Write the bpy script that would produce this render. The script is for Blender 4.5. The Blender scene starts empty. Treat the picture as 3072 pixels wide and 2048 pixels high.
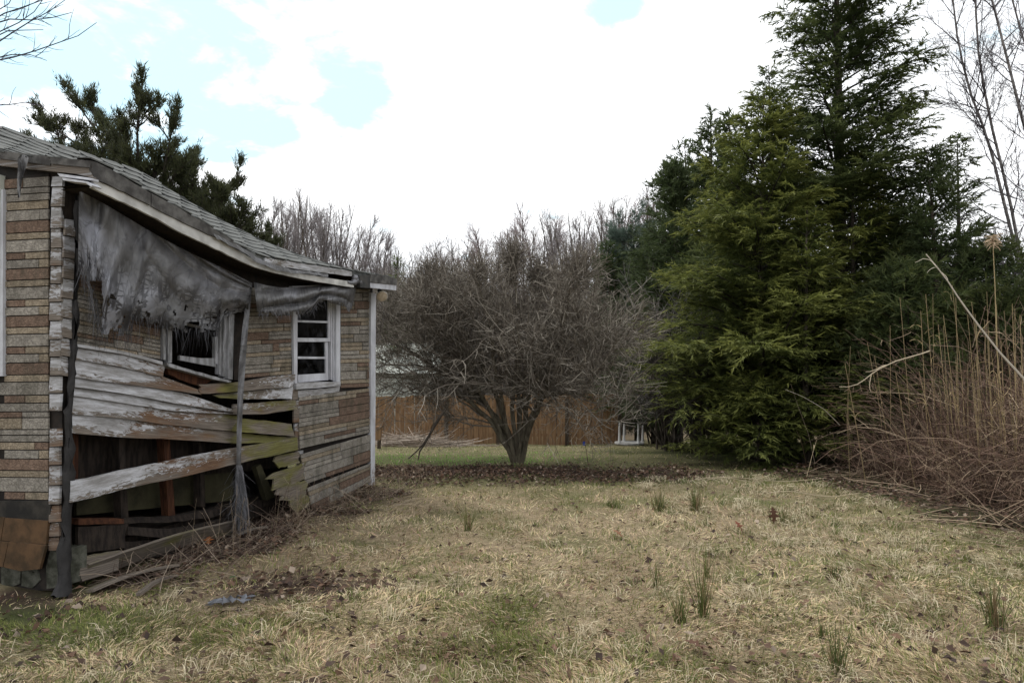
import bpy, math
import numpy as np
from mathutils import Vector, Matrix

scn = bpy.context.scene
COL = scn.collection
RNG = np.random.default_rng(7)
R = math.radians

# ------------------------------------------------------------------ camera
EYE = 1.575
PITCH = math.atan(81 / 2048.0)
cam_d = bpy.data.cameras.new('camera')
cam = bpy.data.objects.new('camera', cam_d)
COL.objects.link(cam)
cam.location = (0, 0, EYE)
cam.rotation_euler = (math.pi / 2 + PITCH, 0, 0)
cam_d.sensor_width = 36.0
cam_d.lens = 24.0
cam_d.clip_start = 0.05
cam_d.clip_end = 2000
scn.camera = cam

# ------------------------------------------------------------------ world and sun
SUN_EL, SUN_AZ = R(57), R(-40)          # azimuth measured from +Y towards +X
world = bpy.data.worlds.new('World')
scn.world = world
world.use_nodes = True
scn.view_settings.view_transform = 'Standard'
scn.view_settings.look = 'None'
scn.view_settings.exposure = 0.45
scn.view_settings.gamma = 1.0
scn.view_settings.use_curve_mapping = False


def raydir(fx, fy):
    x, z = (fx - 1536) / 2048.0, (1024 - fy) / 2048.0
    c, s = math.cos(PITCH), math.sin(PITCH)
    return np.array([x, c - s * z, s + c * z])


class NT:
    """small helper for node trees"""
    def __init__(self, tree):
        self.t = tree
        self.n = tree.nodes
        self.n.clear()

    def new(self, typ, **kw):
        nd = self.n.new(typ)
        for k, v in kw.items():
            setattr(nd, k, v)
        return nd

    def put(self, sock, v):
        if v is None:
            return
        if hasattr(v, 'is_linked') or isinstance(v, bpy.types.NodeSocket):
            self.t.links.new(v, sock)
        elif isinstance(v, bpy.types.Node):
            self.t.links.new(v.outputs[0], sock)
        else:
            if sock.type == 'RGBA' and len(v) == 3:
                v = (*v, 1)
            sock.default_value = v

    def math(self, op, a, b=None, clamp=False):
        nd = self.new('ShaderNodeMath', operation=op, use_clamp=clamp)
        self.put(nd.inputs[0], a)
        self.put(nd.inputs[1], b)
        return nd.outputs[0]

    def mix(self, f, a, b, mode='MIX'):
        nd = self.new('ShaderNodeMix', data_type='RGBA', blend_type=mode)
        self.put(nd.inputs[0], f)
        self.put(nd.inputs[6], a)
        self.put(nd.inputs[7], b)
        return nd.outputs[2]

    def noise(self, vec, scale=5, detail=4, rough=.55, dist=0):
        nd = self.new('ShaderNodeTexNoise')
        self.put(nd.inputs['Vector'], vec)
        nd.inputs['Scale'].default_value = scale
        nd.inputs['Detail'].default_value = detail
        nd.inputs['Roughness'].default_value = rough
        nd.inputs['Distortion'].default_value = dist
        return nd.outputs[0]

    def ramp(self, fac, stops):
        nd = self.new('ShaderNodeValToRGB')
        self.put(nd.inputs[0], fac)
        el = nd.color_ramp.elements
        while len(el) < len(stops):
            el.new(0.5)
        for e, (p, c) in zip(el, stops):
            e.position = p
            e.color = (*c, 1) if len(c) == 3 else c
        return nd.outputs[0]

    def mapping(self, vec, scale=(1, 1, 1), loc=(0, 0, 0)):
        nd = self.new('ShaderNodeMapping')
        self.put(nd.inputs[0], vec)
        nd.inputs['Scale'].default_value = scale
        nd.inputs['Location'].default_value = loc
        return nd.outputs[0]

    def bump(self, h, strength=.4, dist=.01, normal=None):
        nd = self.new('ShaderNodeBump')
        nd.inputs['Strength'].default_value = strength
        nd.inputs['Distance'].default_value = dist
        self.put(nd.inputs['Height'], h)
        self.put(nd.inputs['Normal'], normal)
        return nd.outputs[0]

    def step(self, v, lo, hi):
        nd = self.new('ShaderNodeMapRange', interpolation_type='SMOOTHSTEP')
        self.put(nd.inputs[0], v)
        nd.inputs[1].default_value = lo
        nd.inputs[2].default_value = hi
        return nd.outputs[0]


w = NT(world.node_tree)
sky = w.new('ShaderNodeTexSky', sky_type='NISHITA')
sky.sun_disc = False
sky.sun_elevation = SUN_EL
sky.sun_rotation = SUN_AZ
sky.altitude = 100
tc = w.new('ShaderNodeTexCoord').outputs['Generated']
sep = w.new('ShaderNodeSeparateXYZ')
w.put(sep.inputs[0], tc)
zz = w.math('ADD', w.math('ABSOLUTE', sep.outputs[2]), .22)
cmb = w.new('ShaderNodeCombineXYZ')
w.put(cmb.inputs[0], w.math('DIVIDE', sep.outputs[0], zz))
w.put(cmb.inputs[1], w.math('DIVIDE', sep.outputs[1], zz))
cn = w.noise(cmb.outputs[0], 3.6, 8, .6, .2)
cn2 = w.noise(w.mapping(cmb.outputs[0], loc=(7.3, 2.1, 0)), 1.1, 3, .5)
spots = None
for fx, fy, r0, amp in ((250, 60, 11, 1.0), (470, 90, 9, 1.0), (660, 235, 5.5, 1.0), (760, 290, 4.0, 1.0), (890, 95, 5.0, .9),
                        (1040, 275, 3.4, 1.0), (1830, 0, 2.6, 1.05), (-300, 20, 13, .9), (560, 150, 5, .8)):
    d = raydir(fx, fy)
    d = d / np.linalg.norm(d)
    nd = w.new('ShaderNodeVectorMath', operation='DOT_PRODUCT')
    w.put(nd.inputs[0], tc)
    nd.inputs[1].default_value = d
    s = w.math('MULTIPLY', w.step(nd.outputs['Value'], math.cos(R(r0 * 1.5)), 1.0), amp * 1.15)
    spots = s if spots is None else w.math('MAXIMUM', spots, s)
generic = w.math('MULTIPLY', w.step(cn2, .56, .68), w.step(sep.outputs[2], .62, .75))
hole = w.math('MAXIMUM', spots, generic)
blue = w.step(w.math('ADD', hole, w.math('MULTIPLY', w.math('SUBTRACT', cn, .5), 4.4)), .40, 1.12)
cloudv = w.ramp(w.noise(cmb.outputs[0], 1.3, 4, .5), ((.3, (9.9, 10.2, 10.6)), (.7, (12.4, 12.5, 12.6))))
thin = w.mix(.87, sky.outputs[0], (6.3, 9.0, 10.2))
bg = w.new('ShaderNodeBackground')
w.put(bg.inputs[0], w.mix(blue, cloudv, thin))
bg.inputs[1].default_value = 0.1
wo = w.new('ShaderNodeOutputWorld')
w.t.links.new(bg.outputs[0], wo.inputs[0])

sun_d = bpy.data.lights.new('sun', 'SUN')
sun = bpy.data.objects.new('sun', sun_d)
COL.objects.link(sun)
sun_d.energy = 1.5
sun_d.angle = R(12)
sun_d.color = (1.0, .95, .87)
sv = Vector((math.sin(SUN_AZ) * math.cos(SUN_EL), math.cos(SUN_AZ) * math.cos(SUN_EL), math.sin(SUN_EL)))
sun.rotation_euler = sv.to_track_quat('Z', 'Y').to_euler()
sun.location = (0, 0, 60)

# ------------------------------------------------------------------ projection helpers: a pixel of the photograph to a point of the place
C0 = np.array([-3.30, 5.0, 0.0])        # near corner of the house
D = np.array([.310, .9507, 0.0])        # along the long wall, away from the viewer
N = np.array([.9507, -.310, 0.0])       # outward normal of the long wall
CAMP = np.array([0, 0, EYE])


def at(fx, fy, Y):
    d = raydir(fx, fy)
    return CAMP + d * (Y / d[1])


def onB(fx, fy, off=0.0):
    d = raydir(fx, fy)
    t = np.dot(C0 + off * N - CAMP, N) / np.dot(d, N)
    return CAMP + d * t


def onA(fx, fy, off=0.0):
    d = raydir(fx, fy)
    t = np.dot(C0 - off * D - CAMP, D) / np.dot(d, D)
    return CAMP + d * t


def vnoise(x, y, scale=1.0, seed=0):
    x = np.asarray(x, float) / scale
    y = np.asarray(y, float) / scale
    xi, yi = np.floor(x).astype(np.int64), np.floor(y).astype(np.int64)
    fx, fy = x - xi, y - yi
    fx, fy = fx * fx * (3 - 2 * fx), fy * fy * (3 - 2 * fy)

    def h(a, b):
        v = (a * 374761393 + b * 668265263 + seed * 1274126177) & 0x7fffffff
        v = ((v ^ (v >> 13)) * 1274126177) & 0x7fffffff
        return ((v ^ (v >> 16)) & 0xffff) / 65535.0
    return (h(xi, yi) * (1 - fx) + h(xi + 1, yi) * fx) * (1 - fy) + (h(xi, yi + 1) * (1 - fx) + h(xi + 1, yi + 1) * fx) * fy


def gz(x, y):
    x = np.asarray(x, float)
    y = np.asarray(y, float)
    t = np.clip(y - 9, 0, 16)
    z = -(0.033 * t + 0.0025 * t * t)
    z = z + np.clip(y - 42, 0, 140) * .11
    b = (vnoise(x, y, 1.3, 1) - .5) * .09 + (vnoise(x, y, .45, 2) - .5) * .045
    return z + b * np.clip(1.5 - np.abs(y) / 40, 0, 1)


def ground_at(fx, fy):
    d = raydir(fx, fy)
    lo = 1.0
    for t in np.linspace(1.5, 60, 3000):
        p = CAMP + d * t
        if p[2] <= gz(p[0], p[1]):
            return p
    return p


# ------------------------------------------------------------------ object helpers
def wloc(o):
    v = Vector((0, 0, 0))
    while o is not None:
        v += o.location
        o = o.parent
    return np.array(v)


def mesh(name, V, F, mats=None, smooth=False, attrs=None, uv=None, Fb=None):
    """fast mesh from arrays: F is (n,3) or (n,4), Fb an optional second face array"""
    me = bpy.data.meshes.new(name)
    V = np.asarray(V, np.float32)
    blocks = [np.asarray(f, np.int32) for f in (F, Fb) if f is not None and len(f)]
    me.vertices.add(len(V))
    me.vertices.foreach_set('co', V.ravel())
    nl = sum(b.size for b in blocks)
    npoly = sum(len(b) for b in blocks)
    me.loops.add(nl)
    me.polygons.add(npoly)
    li = np.concatenate([b.ravel() for b in blocks])
    tot = np.concatenate([np.full(len(b), b.shape[1], np.int32) for b in blocks])
    st = np.concatenate(([0], np.cumsum(tot)[:-1])).astype(np.int32)
    me.loops.foreach_set('vertex_index', li)
    me.polygons.foreach_set('loop_start', st)
    me.polygons.foreach_set('use_smooth', np.full(npoly, bool(smooth)))
    if attrs:
        for k, a in attrs.items():
            at_ = me.attributes.new(k, 'FLOAT_COLOR', 'POINT')
            a = np.asarray(a, np.float32)
            if a.shape[1] == 3:
                a = np.concatenate([a, np.ones((len(a), 1), np.float32)], 1)
            at_.data.foreach_set('color', a.ravel())
    if uv is not None:
        ul = me.uv_layers.new(name='UVMap')
        ul.data.foreach_set('uv', np.asarray(uv, np.float32)[li].ravel())
    me.update(calc_edges=True)
    if mats is not None:
        me.materials.append(mats)
    return me


def obj(name, V, F, mat, parent=None, origin=None, **kw):
    V = np.asarray(V, float)
    if parent is not None:
        o0 = wloc(parent)
    elif origin is not None:
        o0 = np.asarray(origin, float)
    else:
        o0 = np.array([V[:, 0].mean(), V[:, 1].mean(), V[:, 2].min()])
    me = mesh(name, V - o0, F, mat, **kw)
    o = bpy.data.objects.new(name, me)
    COL.objects.link(o)
    if parent is not None:
        o.parent = parent
    else:
        o.location = o0
    return o


def tag(o, label=None, cat=None, group=None, kind=None):
    if label:
        o['label'] = label
    if cat:
        o['category'] = cat
    if group:
        o['group'] = group
    if kind:
        o['kind'] = kind
    return o


def thing(name, label, cat, loc, group=None):
    o = bpy.data.objects.new(name, None)
    COL.objects.link(o)
    o.location = loc
    o.empty_display_size = .2
    return tag(o, label, cat, group)


def part_of(name, parent, loc):
    o = bpy.data.objects.new(name, None)
    COL.objects.link(o)
    o.parent = parent
    o.location = Vector(loc) - Vector(wloc(parent))
    return o


def copy_tree(o, parent=None):
    c = o.copy()
    COL.objects.link(c)
    if parent is not None:
        c.parent = parent
    for ch in list(o.children):
        copy_tree(ch, c)
    return c


def box(c, ax, ay, az):
    """box from centre and three half-axis vectors"""
    c, ax, ay, az = (np.asarray(v, float) for v in (c, ax, ay, az))
    V = [c + sx * ax + sy * ay + sz * az for sz in (-1, 1) for sx, sy in ((-1, -1), (1, -1), (1, 1), (-1, 1))]
    F = [(3, 2, 1, 0), (4, 5, 6, 7), (0, 1, 5, 4), (1, 2, 6, 5), (2, 3, 7, 6), (3, 0, 4, 7)]
    return np.array(V), np.array(F)


def join(parts):
    Vs, Fs, n = [], [], 0
    for V, F in parts:
        Vs.append(np.asarray(V, float))
        Fs.append(np.asarray(F) + n)
        n += len(V)
    return np.concatenate(Vs), np.concatenate(Fs)


# ------------------------------------------------------------------ materials
def mat(name):
    m = bpy.data.materials.new(name)
    m.use_nodes = True
    return m, NT(m.node_tree)


def out(nt, sh):
    o = nt.new('ShaderNodeOutputMaterial')
    nt.t.links.new(sh, o.inputs[0])


def princ(nt, col, rough=.8, normal=None, spec=.3, metal=0):
    p = nt.new('ShaderNodeBsdfPrincipled')
    nt.put(p.inputs['Base Color'], col)
    nt.put(p.inputs['Roughness'], rough)
    nt.put(p.inputs['Normal'], normal)
    p.inputs['Specular IOR Level'].default_value = spec
    p.inputs['Metallic'].default_value = metal
    return p.outputs[0]


def tcoord(nt, which='Object'):
    return nt.new('ShaderNodeTexCoord').outputs[which]


def attr(nt, name):
    a = nt.new('ShaderNodeAttribute', attribute_name=name)
    return a


def m_simple(name, c1, c2, scale=8, rough=.85, bump=.3, bscale=40, bdist=.004, spec=.25, stretch=(1, 1, 1)):
    m, nt = mat(name)
    co = nt.mapping(tcoord(nt), stretch)
    n1 = nt.noise(co, scale, 6, .6)
    n2 = nt.noise(co, bscale, 4, .6)
    col = nt.mix(nt.step(n1, .35, .65), c1, c2)
    col = nt.mix(nt.math('MULTIPLY', n2, .35), col, tuple(v * .35 for v in c1))
    out(nt, princ(nt, col, rough, nt.bump(n2, bump, bdist), spec))
    return m


def m_leaf(name, trans=.25, rough=.6, tint=(1, 1, 1)):
    """foliage, twigs, grass: colour from the per-vertex attribute Col"""
    m, nt = mat(name)
    a = attr(nt, 'Col').outputs['Color']
    col = nt.mix(1.0, a, tint, 'MULTIPLY')
    p = princ(nt, col, rough, None, .25)
    if trans > 0:
        tr = nt.new('ShaderNodeBsdfTranslucent')
        nt.put(tr.inputs[0], col)
        ms = nt.new('ShaderNodeMixShader')
        ms.inputs[0].default_value = trans
        nt.t.links.new(p, ms.inputs[1])
        nt.t.links.new(tr.outputs[0], ms.inputs[2])
        out(nt, ms.outputs[0])
    else:
        out(nt, p)
    return m


def m_board(name='weathered_board'):
    """peeling painted board; attribute wear = (paint, rust, moss), UV in metres along and across the board"""
    m, nt = mat(name)
    uv = tcoord(nt, 'UV')
    wr = attr(nt, 'wear')
    sp = nt.new('ShaderNodeSeparateColor')
    nt.put(sp.inputs[0], wr.outputs['Color'])
    rnd = nt.new('ShaderNodeObjectInfo').outputs['Random']
    off = nt.new('ShaderNodeCombineXYZ')
    nt.put(off.inputs[0], nt.math('MULTIPLY', rnd, 37.0))
    nt.put(off.inputs[1], nt.math('MULTIPLY', rnd, 11.0))
    va = nt.new('ShaderNodeVectorMath', operation='ADD')
    nt.put(va.inputs[0], uv)
    nt.put(va.inputs[1], off.outputs[0])
    p = va.outputs[0]
    grain = nt.noise(nt.mapping(p, (4, 110, 1)), 1.0, 6, .65, .4)
    blot = nt.noise(nt.mapping(p, (2.2, 7, 1)), 1.0, 5, .6)
    peel = nt.noise(nt.mapping(p, (15, 60, 1)), 1.0, 8, .74, .5)
    peel2 = nt.noise(nt.mapping(p, (4, 13, 1)), 1.0, 4, .6)
    wood = nt.ramp(grain, ((.25, (.04, .032, .026)), (.5, (.115, .095, .078)), (.75, (.22, .19, .16))))
    rust = nt.ramp(grain, ((.25, (.04, .020, .011)), (.55, (.115, .066, .038)), (.8, (.22, .15, .095))))
    wood = nt.mix(nt.step(nt.math('ADD', sp.outputs[1], nt.math('MULTIPLY', nt.math('SUBTRACT', blot, .5), 2.2)), .45, 1.05), wood, rust)
    pm = nt.math('ADD', sp.outputs[0], nt.math('ADD', nt.math('MULTIPLY', nt.math('SUBTRACT', peel, .5), 1.9),
                                               nt.math('MULTIPLY', nt.math('SUBTRACT', peel2, .5), 1.1)))
    suv = nt.new('ShaderNodeSeparateXYZ')
    nt.put(suv.inputs[0], uv)
    pm = nt.math('SUBTRACT', pm, nt.math('MULTIPLY', nt.step(suv.outputs[1], .05, .15), .42))
    mask = nt.step(pm, .46, .55)
    dirt = nt.noise(nt.mapping(p, (3, 17, 1)), 1.0, 7, .75)
    paint = nt.ramp(dirt, ((.3, (.12, .113, .106)), (.47, (.25, .245, .245)), (.64, (.45, .455, .485))))
    col = nt.mix(mask, wood, paint)
    mm = nt.step(nt.math('ADD', sp.outputs[2], nt.math('MULTIPLY', nt.math('SUBTRACT', blot, .5), 1.6)), .4, .8)
    moss = nt.ramp(grain, ((.3, (.045, .042, .012)), (.7, (.15, .145, .035))))
    col = nt.mix(nt.math('MULTIPLY', mm, .85), col, moss)
    nail = nt.new('ShaderNodeTexVoronoi')
    nt.put(nail.inputs[0], nt.mapping(p, (4.5, 11, 1)))
    col = nt.mix(nt.math('SUBTRACT', 1, nt.step(nail.outputs[0], .035, .075)), col, (.02, .012, .01))
    h = nt.math('ADD', nt.math('MULTIPLY', mask, .5), nt.math('MULTIPLY', grain, .7))
    out(nt, princ(nt, col, .82, nt.bump(h, .55, .004), .25))
    return m


def m_brick(name, c1, c2, ribbed=False):
    m, nt = mat(name)
    rnd = nt.new('ShaderNodeObjectInfo').outputs['Random']
    co = tcoord(nt)
    dn = nt.noise(co, 16, 3, .5)
    v = nt.new('ShaderNodeTexVoronoi', feature='DISTANCE_TO_EDGE')
    va = nt.new('ShaderNodeVectorMath', operation='ADD')
    nt.put(va.inputs[0], nt.mapping(co, (26, 26, 34)))
    sc = nt.new('ShaderNodeVectorMath', operation='SCALE')
    cn_ = nt.new('ShaderNodeTexNoise')
    nt.put(cn_.inputs[0], co)
    cn_.inputs['Scale'].default_value = 22
    nt.put(sc.inputs[0], cn_.outputs['Color'])
    sc.inputs['Scale'].default_value = 2.6
    nt.put(va.inputs[1], sc.outputs[0])
    nt.put(v.inputs['Vector'], va.outputs[0])
    v.inputs['Scale'].default_value = 1.0
    worm = nt.step(v.outputs['Distance'], 0, .12)
    fine = nt.noise(co, 210, 3, .7)
    col = nt.mix(nt.step(dn, .3, .7), c1, c2)
    col = nt.mix(nt.math('MULTIPLY', nt.math('SUBTRACT', 1, worm), .5), col, tuple(x * .4 for x in c1))
    col = nt.mix(nt.math('MULTIPLY', nt.step(fine, .5, .66), .32), col, tuple(min(1, x * 1.55) for x in c2))
    big = nt.noise(co, 3.2, 5, .6)
    col = nt.mix(nt.math('MULTIPLY', nt.step(nt.math('ADD', nt.math('MULTIPLY', big, .6), nt.math('MULTIPLY', nt.noise(nt.mapping(co, (9, 9, .9)), 1, 4, .6), .4)), .47, .64), .6), col, (.06, .055, .04))
    hsv = nt.new('ShaderNodeHueSaturation')
    nt.put(hsv.inputs['Color'], col)
    nt.put(hsv.inputs['Value'], nt.math('ADD', .8, nt.math('MULTIPLY', rnd, .4)))
    h = nt.math('ADD', nt.math('MULTIPLY', worm, .7), nt.math('MULTIPLY', fine, .4))
    out(nt, princ(nt, hsv.outputs[0], .9, nt.bump(h, .9, .006), .2))
    return m


M = {}
M['board'] = m_board()
M['grey_brick'] = m_brick('grey_block', (.180, .163, .141), (.262, .240, .208))
M['brown_brick'] = m_brick('brown_block', (.118, .079, .058), (.172, .118, .088))
M['tan_brick'] = m_brick('tan_block', (.195, .158, .115), (.265, .220, .162))
M['tar'] = m_simple('tar_backing', (.012, .010, .009), (.028, .021, .017), 12)
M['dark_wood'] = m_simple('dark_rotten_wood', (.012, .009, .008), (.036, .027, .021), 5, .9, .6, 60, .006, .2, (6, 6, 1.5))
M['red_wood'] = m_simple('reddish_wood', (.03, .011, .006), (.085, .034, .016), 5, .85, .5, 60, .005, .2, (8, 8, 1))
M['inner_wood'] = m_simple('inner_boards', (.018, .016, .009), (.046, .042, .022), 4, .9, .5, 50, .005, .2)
M['white_trim'] = m_simple('white_trim_paint', (.40, .40, .43), (.56, .57, .61), 7, .6, .35, 55, .003, .3, (1, 1, .4))
M['fascia'] = m_simple('fascia_paint', (.33, .325, .31), (.58, .575, .555), 5, .7, .4, 40, .003, .3)
M['shingle'] = m_simple('asphalt_shingle', (.075, .079, .077), (.145, .149, .143), 6, .95, .6, 260, .002, .15)
M['roll'] = m_simple('asphalt_roll_edge', (.055, .052, .05), (.135, .13, .123), 9, .95, .8, 150, .004, .15)
M['rubber'] = m_simple('black_plastic', (.010, .009, .009), (.022, .02, .02), 14, .75, .6, 60, .008, .4)
M['concrete'] = m_simple('concrete', (.12, .12, .105), (.24, .235, .215), 8, .95, .6, 60, .006, .2)
M['metal'] = m_simple('dark_metal', (.03, .03, .03), (.06, .055, .05), 10, .55, .3, 40, .002, .4)
M['tile_rust'] = m_simple('rust_shingle', (.05, .034, .02), (.125, .072, .038), 5, .95, .6, 220, .003, .15)
M['tile_dark'] = m_simple('dark_shingle', (.02, .019, .018), (.05, .045, .038), 6, .95, .6, 220, .003, .15)
M['picket'] = m_simple('cedar_picket', (.175, .10, .052), (.30, .185, .10), 3, .85, .5, 40, .004, .2, (6, 6, .7))
M['post_wood'] = m_simple('old_post_wood', (.045, .033, .024), (.10, .075, .055), 5, .9, .6, 40, .006, .2, (5, 5, 1))
M['plastic'] = m_simple('white_plastic', (.48, .47, .45), (.66, .65, .63), 6, .5, .1, 30, .001, .4)
M['pale_wall'] = m_simple('pale_siding', (.42, .44, .40), (.52, .54, .49), 3, .8, .1, 20, .002, .2)
M['bark'] = m_simple('bark', (.045, .037, .03), (.12, .10, .08), 7, .95, .8, 45, .012, .15, (2, 2, .6))
M['bush_bark'] = m_simple('bush_bark', (.075, .062, .045), (.16, .14, .10), 8, .9, .7, 40, .01, .15, (2, 2, .6))
M['pale_bark'] = m_simple('pale_bark', (.09, .08, .078), (.27, .25, .24), 9, .9, .5, 50, .006, .2)
M['twig'] = m_leaf('twig', 0, .8)
M['needle'] = m_leaf('needles', .42, .65)
M['grass'] = m_leaf('grass_blades', .22, .7)
M['deadleaf'] = m_leaf('dead_leaves', .12, .75)

# glass
gm, nt = mat('old_glass')
gl = nt.new('ShaderNodeBsdfGlossy')
gl.inputs['Roughness'].default_value = .08
gl.inputs['Color'].default_value = (.6, .62, .65, 1)
tr = nt.new('ShaderNodeBsdfTransparent')
tr.inputs[0].default_value = (.35, .36, .37, 1)
df = nt.new('ShaderNodeBsdfDiffuse')
nt.put(df.inputs[0], (.10, .10, .11))
fr = nt.new('ShaderNodeFresnel')
fr.inputs[0].default_value = 1.45
ms = nt.new('ShaderNodeMixShader')
nt.put(ms.inputs[0], nt.math('MULTIPLY', fr.outputs[0], 1.2))
nt.t.links.new(tr.outputs[0], ms.inputs[1])
nt.t.links.new(gl.outputs[0], ms.inputs[2])
ms2 = nt.new('ShaderNodeMixShader')
nt.put(ms2.inputs[0], nt.math('MULTIPLY', nt.step(nt.noise(tcoord(nt), 9, 6, .7), .45, .8), .32))
nt.t.links.new(ms.outputs[0], ms2.inputs[1])
nt.t.links.new(df.outputs[0], ms2.inputs[2])
out(nt, ms2.outputs[0])
M['glass'] = gm

# tarpaulin
tm, nt = mat('grey_tarpaulin')
uv = tcoord(nt, 'UV')
streak = nt.noise(nt.mapping(uv, (26, 2.6, 1)), 1, 6, .68, .25)
streak2 = nt.noise(nt.mapping(uv, (5, 38, 1)), 1, 5, .7)
big = nt.noise(uv, 2.3, 4, .6)
crease = nt.noise(nt.mapping(uv, (1.2, .6, 1)), 4.5, 3, .5, .9)
frayed = nt.new('ShaderNodeSeparateXYZ')
nt.put(frayed.inputs[0], uv)
wr = attr(nt, 'wear')
sp = nt.new('ShaderNodeSeparateColor')
nt.put(sp.inputs[0], wr.outputs['Color'])
col = nt.ramp(big, ((.32, (.06, .058, .055)), (.5, (.115, .113, .116)), (.66, (.20, .202, .222))))
warp = nt.new('ShaderNodeVectorMath', operation='ADD')
nt.put(warp.inputs[0], uv)
wsc = nt.new('ShaderNodeVectorMath', operation='SCALE')
wn = nt.new('ShaderNodeTexNoise')
nt.put(wn.inputs[0], uv)
wn.inputs['Scale'].default_value = 7
nt.put(wsc.inputs[0], wn.outputs['Color'])
wsc.inputs['Scale'].default_value = .05
nt.put(warp.inputs[1], wsc.outputs[0])


def cracks(sc, wdt):
    v_ = nt.new('ShaderNodeTexVoronoi', feature='DISTANCE_TO_EDGE')
    nt.put(v_.inputs['Vector'], nt.mapping(warp.outputs[0], sc))
    v_.inputs['Scale'].default_value = 1
    v_.inputs['Randomness'].default_value = .85
    return nt.math('SUBTRACT', 1, nt.step(v_.outputs['Distance'], wdt * .5, wdt))


cr = nt.math('MAXIMUM', cracks((17, 1.7, 1), .13), cracks((5, 15, 1), .07))
patchy = nt.step(nt.noise(nt.mapping(uv, (9, 3.5, 1)), 1, 3, .55), .40, .56)
solid = nt.step(nt.noise(nt.mapping(uv, (14, 9, 1)), 1, 2, .5), .66, .70)
fm = nt.math('MULTIPLY', nt.math('MAXIMUM', nt.math('MULTIPLY', cr, patchy), solid), nt.math('MULTIPLY', sp.outputs[0], .9))
col = nt.mix(nt.math('MULTIPLY', sp.outputs[1], nt.math('ADD', .45, nt.math('MULTIPLY', nt.step(crease, .3, .6), .5))), col, (.31, .32, .37))
col = nt.mix(fm, col, (.014, .013, .015))
lines = nt.math('MULTIPLY', nt.math('SUBTRACT', 1, nt.step(nt.math('ABSOLUTE', nt.math('SUBTRACT', crease, .5)), 0, .03)), .55)
col = nt.mix(lines, col, (.05, .05, .055))
h = nt.math('SUBTRACT', nt.math('MULTIPLY', crease, 1.6), nt.math('MULTIPLY', fm, .5))
p1 = princ(nt, col, .42, nt.bump(h, .7, .03), .45)
tl = nt.new('ShaderNodeBsdfTranslucent')
nt.put(tl.inputs[0], col)
msx = nt.new('ShaderNodeMixShader')
msx.inputs[0].default_value = .15
nt.t.links.new(p1, msx.inputs[1])
nt.t.links.new(tl.outputs[0], msx.inputs[2])
out(nt, msx.outputs[0])
M['tarp'] = tm

# ground
gmx, nt = mat('lawn_soil')
co = tcoord(nt)
n1 = nt.noise(co, .9, 6, .6)
n2 = nt.noise(co, 16, 8, .75)
n3 = nt.noise(nt.mapping(co, (1, 1, 1)), 110, 4, .75)
col = nt.ramp(n2, ((.25, (.10, .076, .048)), (.5, (.25, .195, .125)), (.75, (.42, .34, .225))))
col = nt.mix(nt.math('MULTIPLY', nt.step(n1, .5, .66), .55), col, (.075, .085, .03))
col = nt.mix(nt.math('MULTIPLY', nt.step(n3, .45, .65), .55), col, (.04, .032, .022))
a = attr(nt, 'Col')
spg = nt.new('ShaderNodeSeparateColor')
nt.put(spg.inputs[0], a.outputs['Color'])
lit = nt.ramp(n3, ((.3, (.014, .009, .008)), (.6, (.055, .034, .028)), (.8, (.11, .075, .06))))
col = nt.mix(spg.outputs[0], col, lit)
grn = nt.ramp(n3, ((.3, (.03, .045, .012)), (.7, (.09, .13, .035))))
col = nt.mix(spg.outputs[1], col, grn)
out(nt, princ(nt, col, .95, nt.bump(nt.math('ADD', n2, nt.math('MULTIPLY', n3, .5)), .7, .03), .1))
M['ground'] = gmx


# ------------------------------------------------------------------ ground zones
def ell(x, y, cx, cy, rx, ry, soft=.35, seed=3):
    r = np.sqrt(((x - cx) / rx) ** 2 + ((y - cy) / ry) ** 2) + (vnoise(x, y, .5, seed) - .5) * .5
    return np.clip((1 + soft - r) / (2 * soft), 0, 1)


def wallco(x, y):
    return (x - C0[0]) * D[0] + (y - C0[1]) * D[1], (x - C0[0]) * N[0] + (y - C0[1]) * N[1]


def litter(x, y):
    """leaf litter and bare soil, 0 to 1"""
    x = np.asarray(x, float)
    y = np.asarray(y, float)
    a_ = ell(x, y, -.45, 10.85, 3.3, 1.1, .45)
    u, o = wallco(x, y)
    b_ = np.clip((.75 + (vnoise(x, y, .35, 9) - .5) * .9 - o) / .35, 0, 1) * (u > -.6) * (u < 4.3) * (o > -.4) * .95
    c_ = ell(x, y, -1.62, 5.1, .6, .4, .4) * .75
    d_ = np.clip((x - (4.0 + (vnoise(x, y, .8, 5) - .5) * 1.2) - np.clip(11 - y, 0, 9) * .02) / .8, 0, 1) * (y > 5) * (y < 13)
    e_ = ell(x, y, 5.6, 15.2, 3.6, 2.6, .3)
    f_ = np.clip((y - 27) / 5, 0, 1) * .8
    return np.clip(np.maximum.reduce([a_, b_, c_, d_, e_, f_]), 0, 1)


def greenness(x, y):
    x = np.asarray(x, float)
    y = np.asarray(y, float)
    strip = np.clip((y - 12.2) / .5, 0, 1) * np.clip((15.5 - y) / 1.5, 0, 1) * np.clip((1.6 - x + (vnoise(x, y, 1, 4) - .5) * 3) / 1.5, .15, 1)
    far = np.clip((y - 8.2) / 1.5, 0, 1) * .6
    right = np.clip((x - 2.2) / 2, 0, 1) * .35
    patch = np.clip((vnoise(x, y, .9, 21) * .5 + vnoise(x, y, .25, 22) * .5 - .47) * 3, 0, 1) * .65
    corner = ell(x, y, -2.9, 4.35, .8, .35, .4) * .8
    return np.clip(np.maximum.reduce([strip, far, right, patch, corner]), 0, 1)


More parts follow.
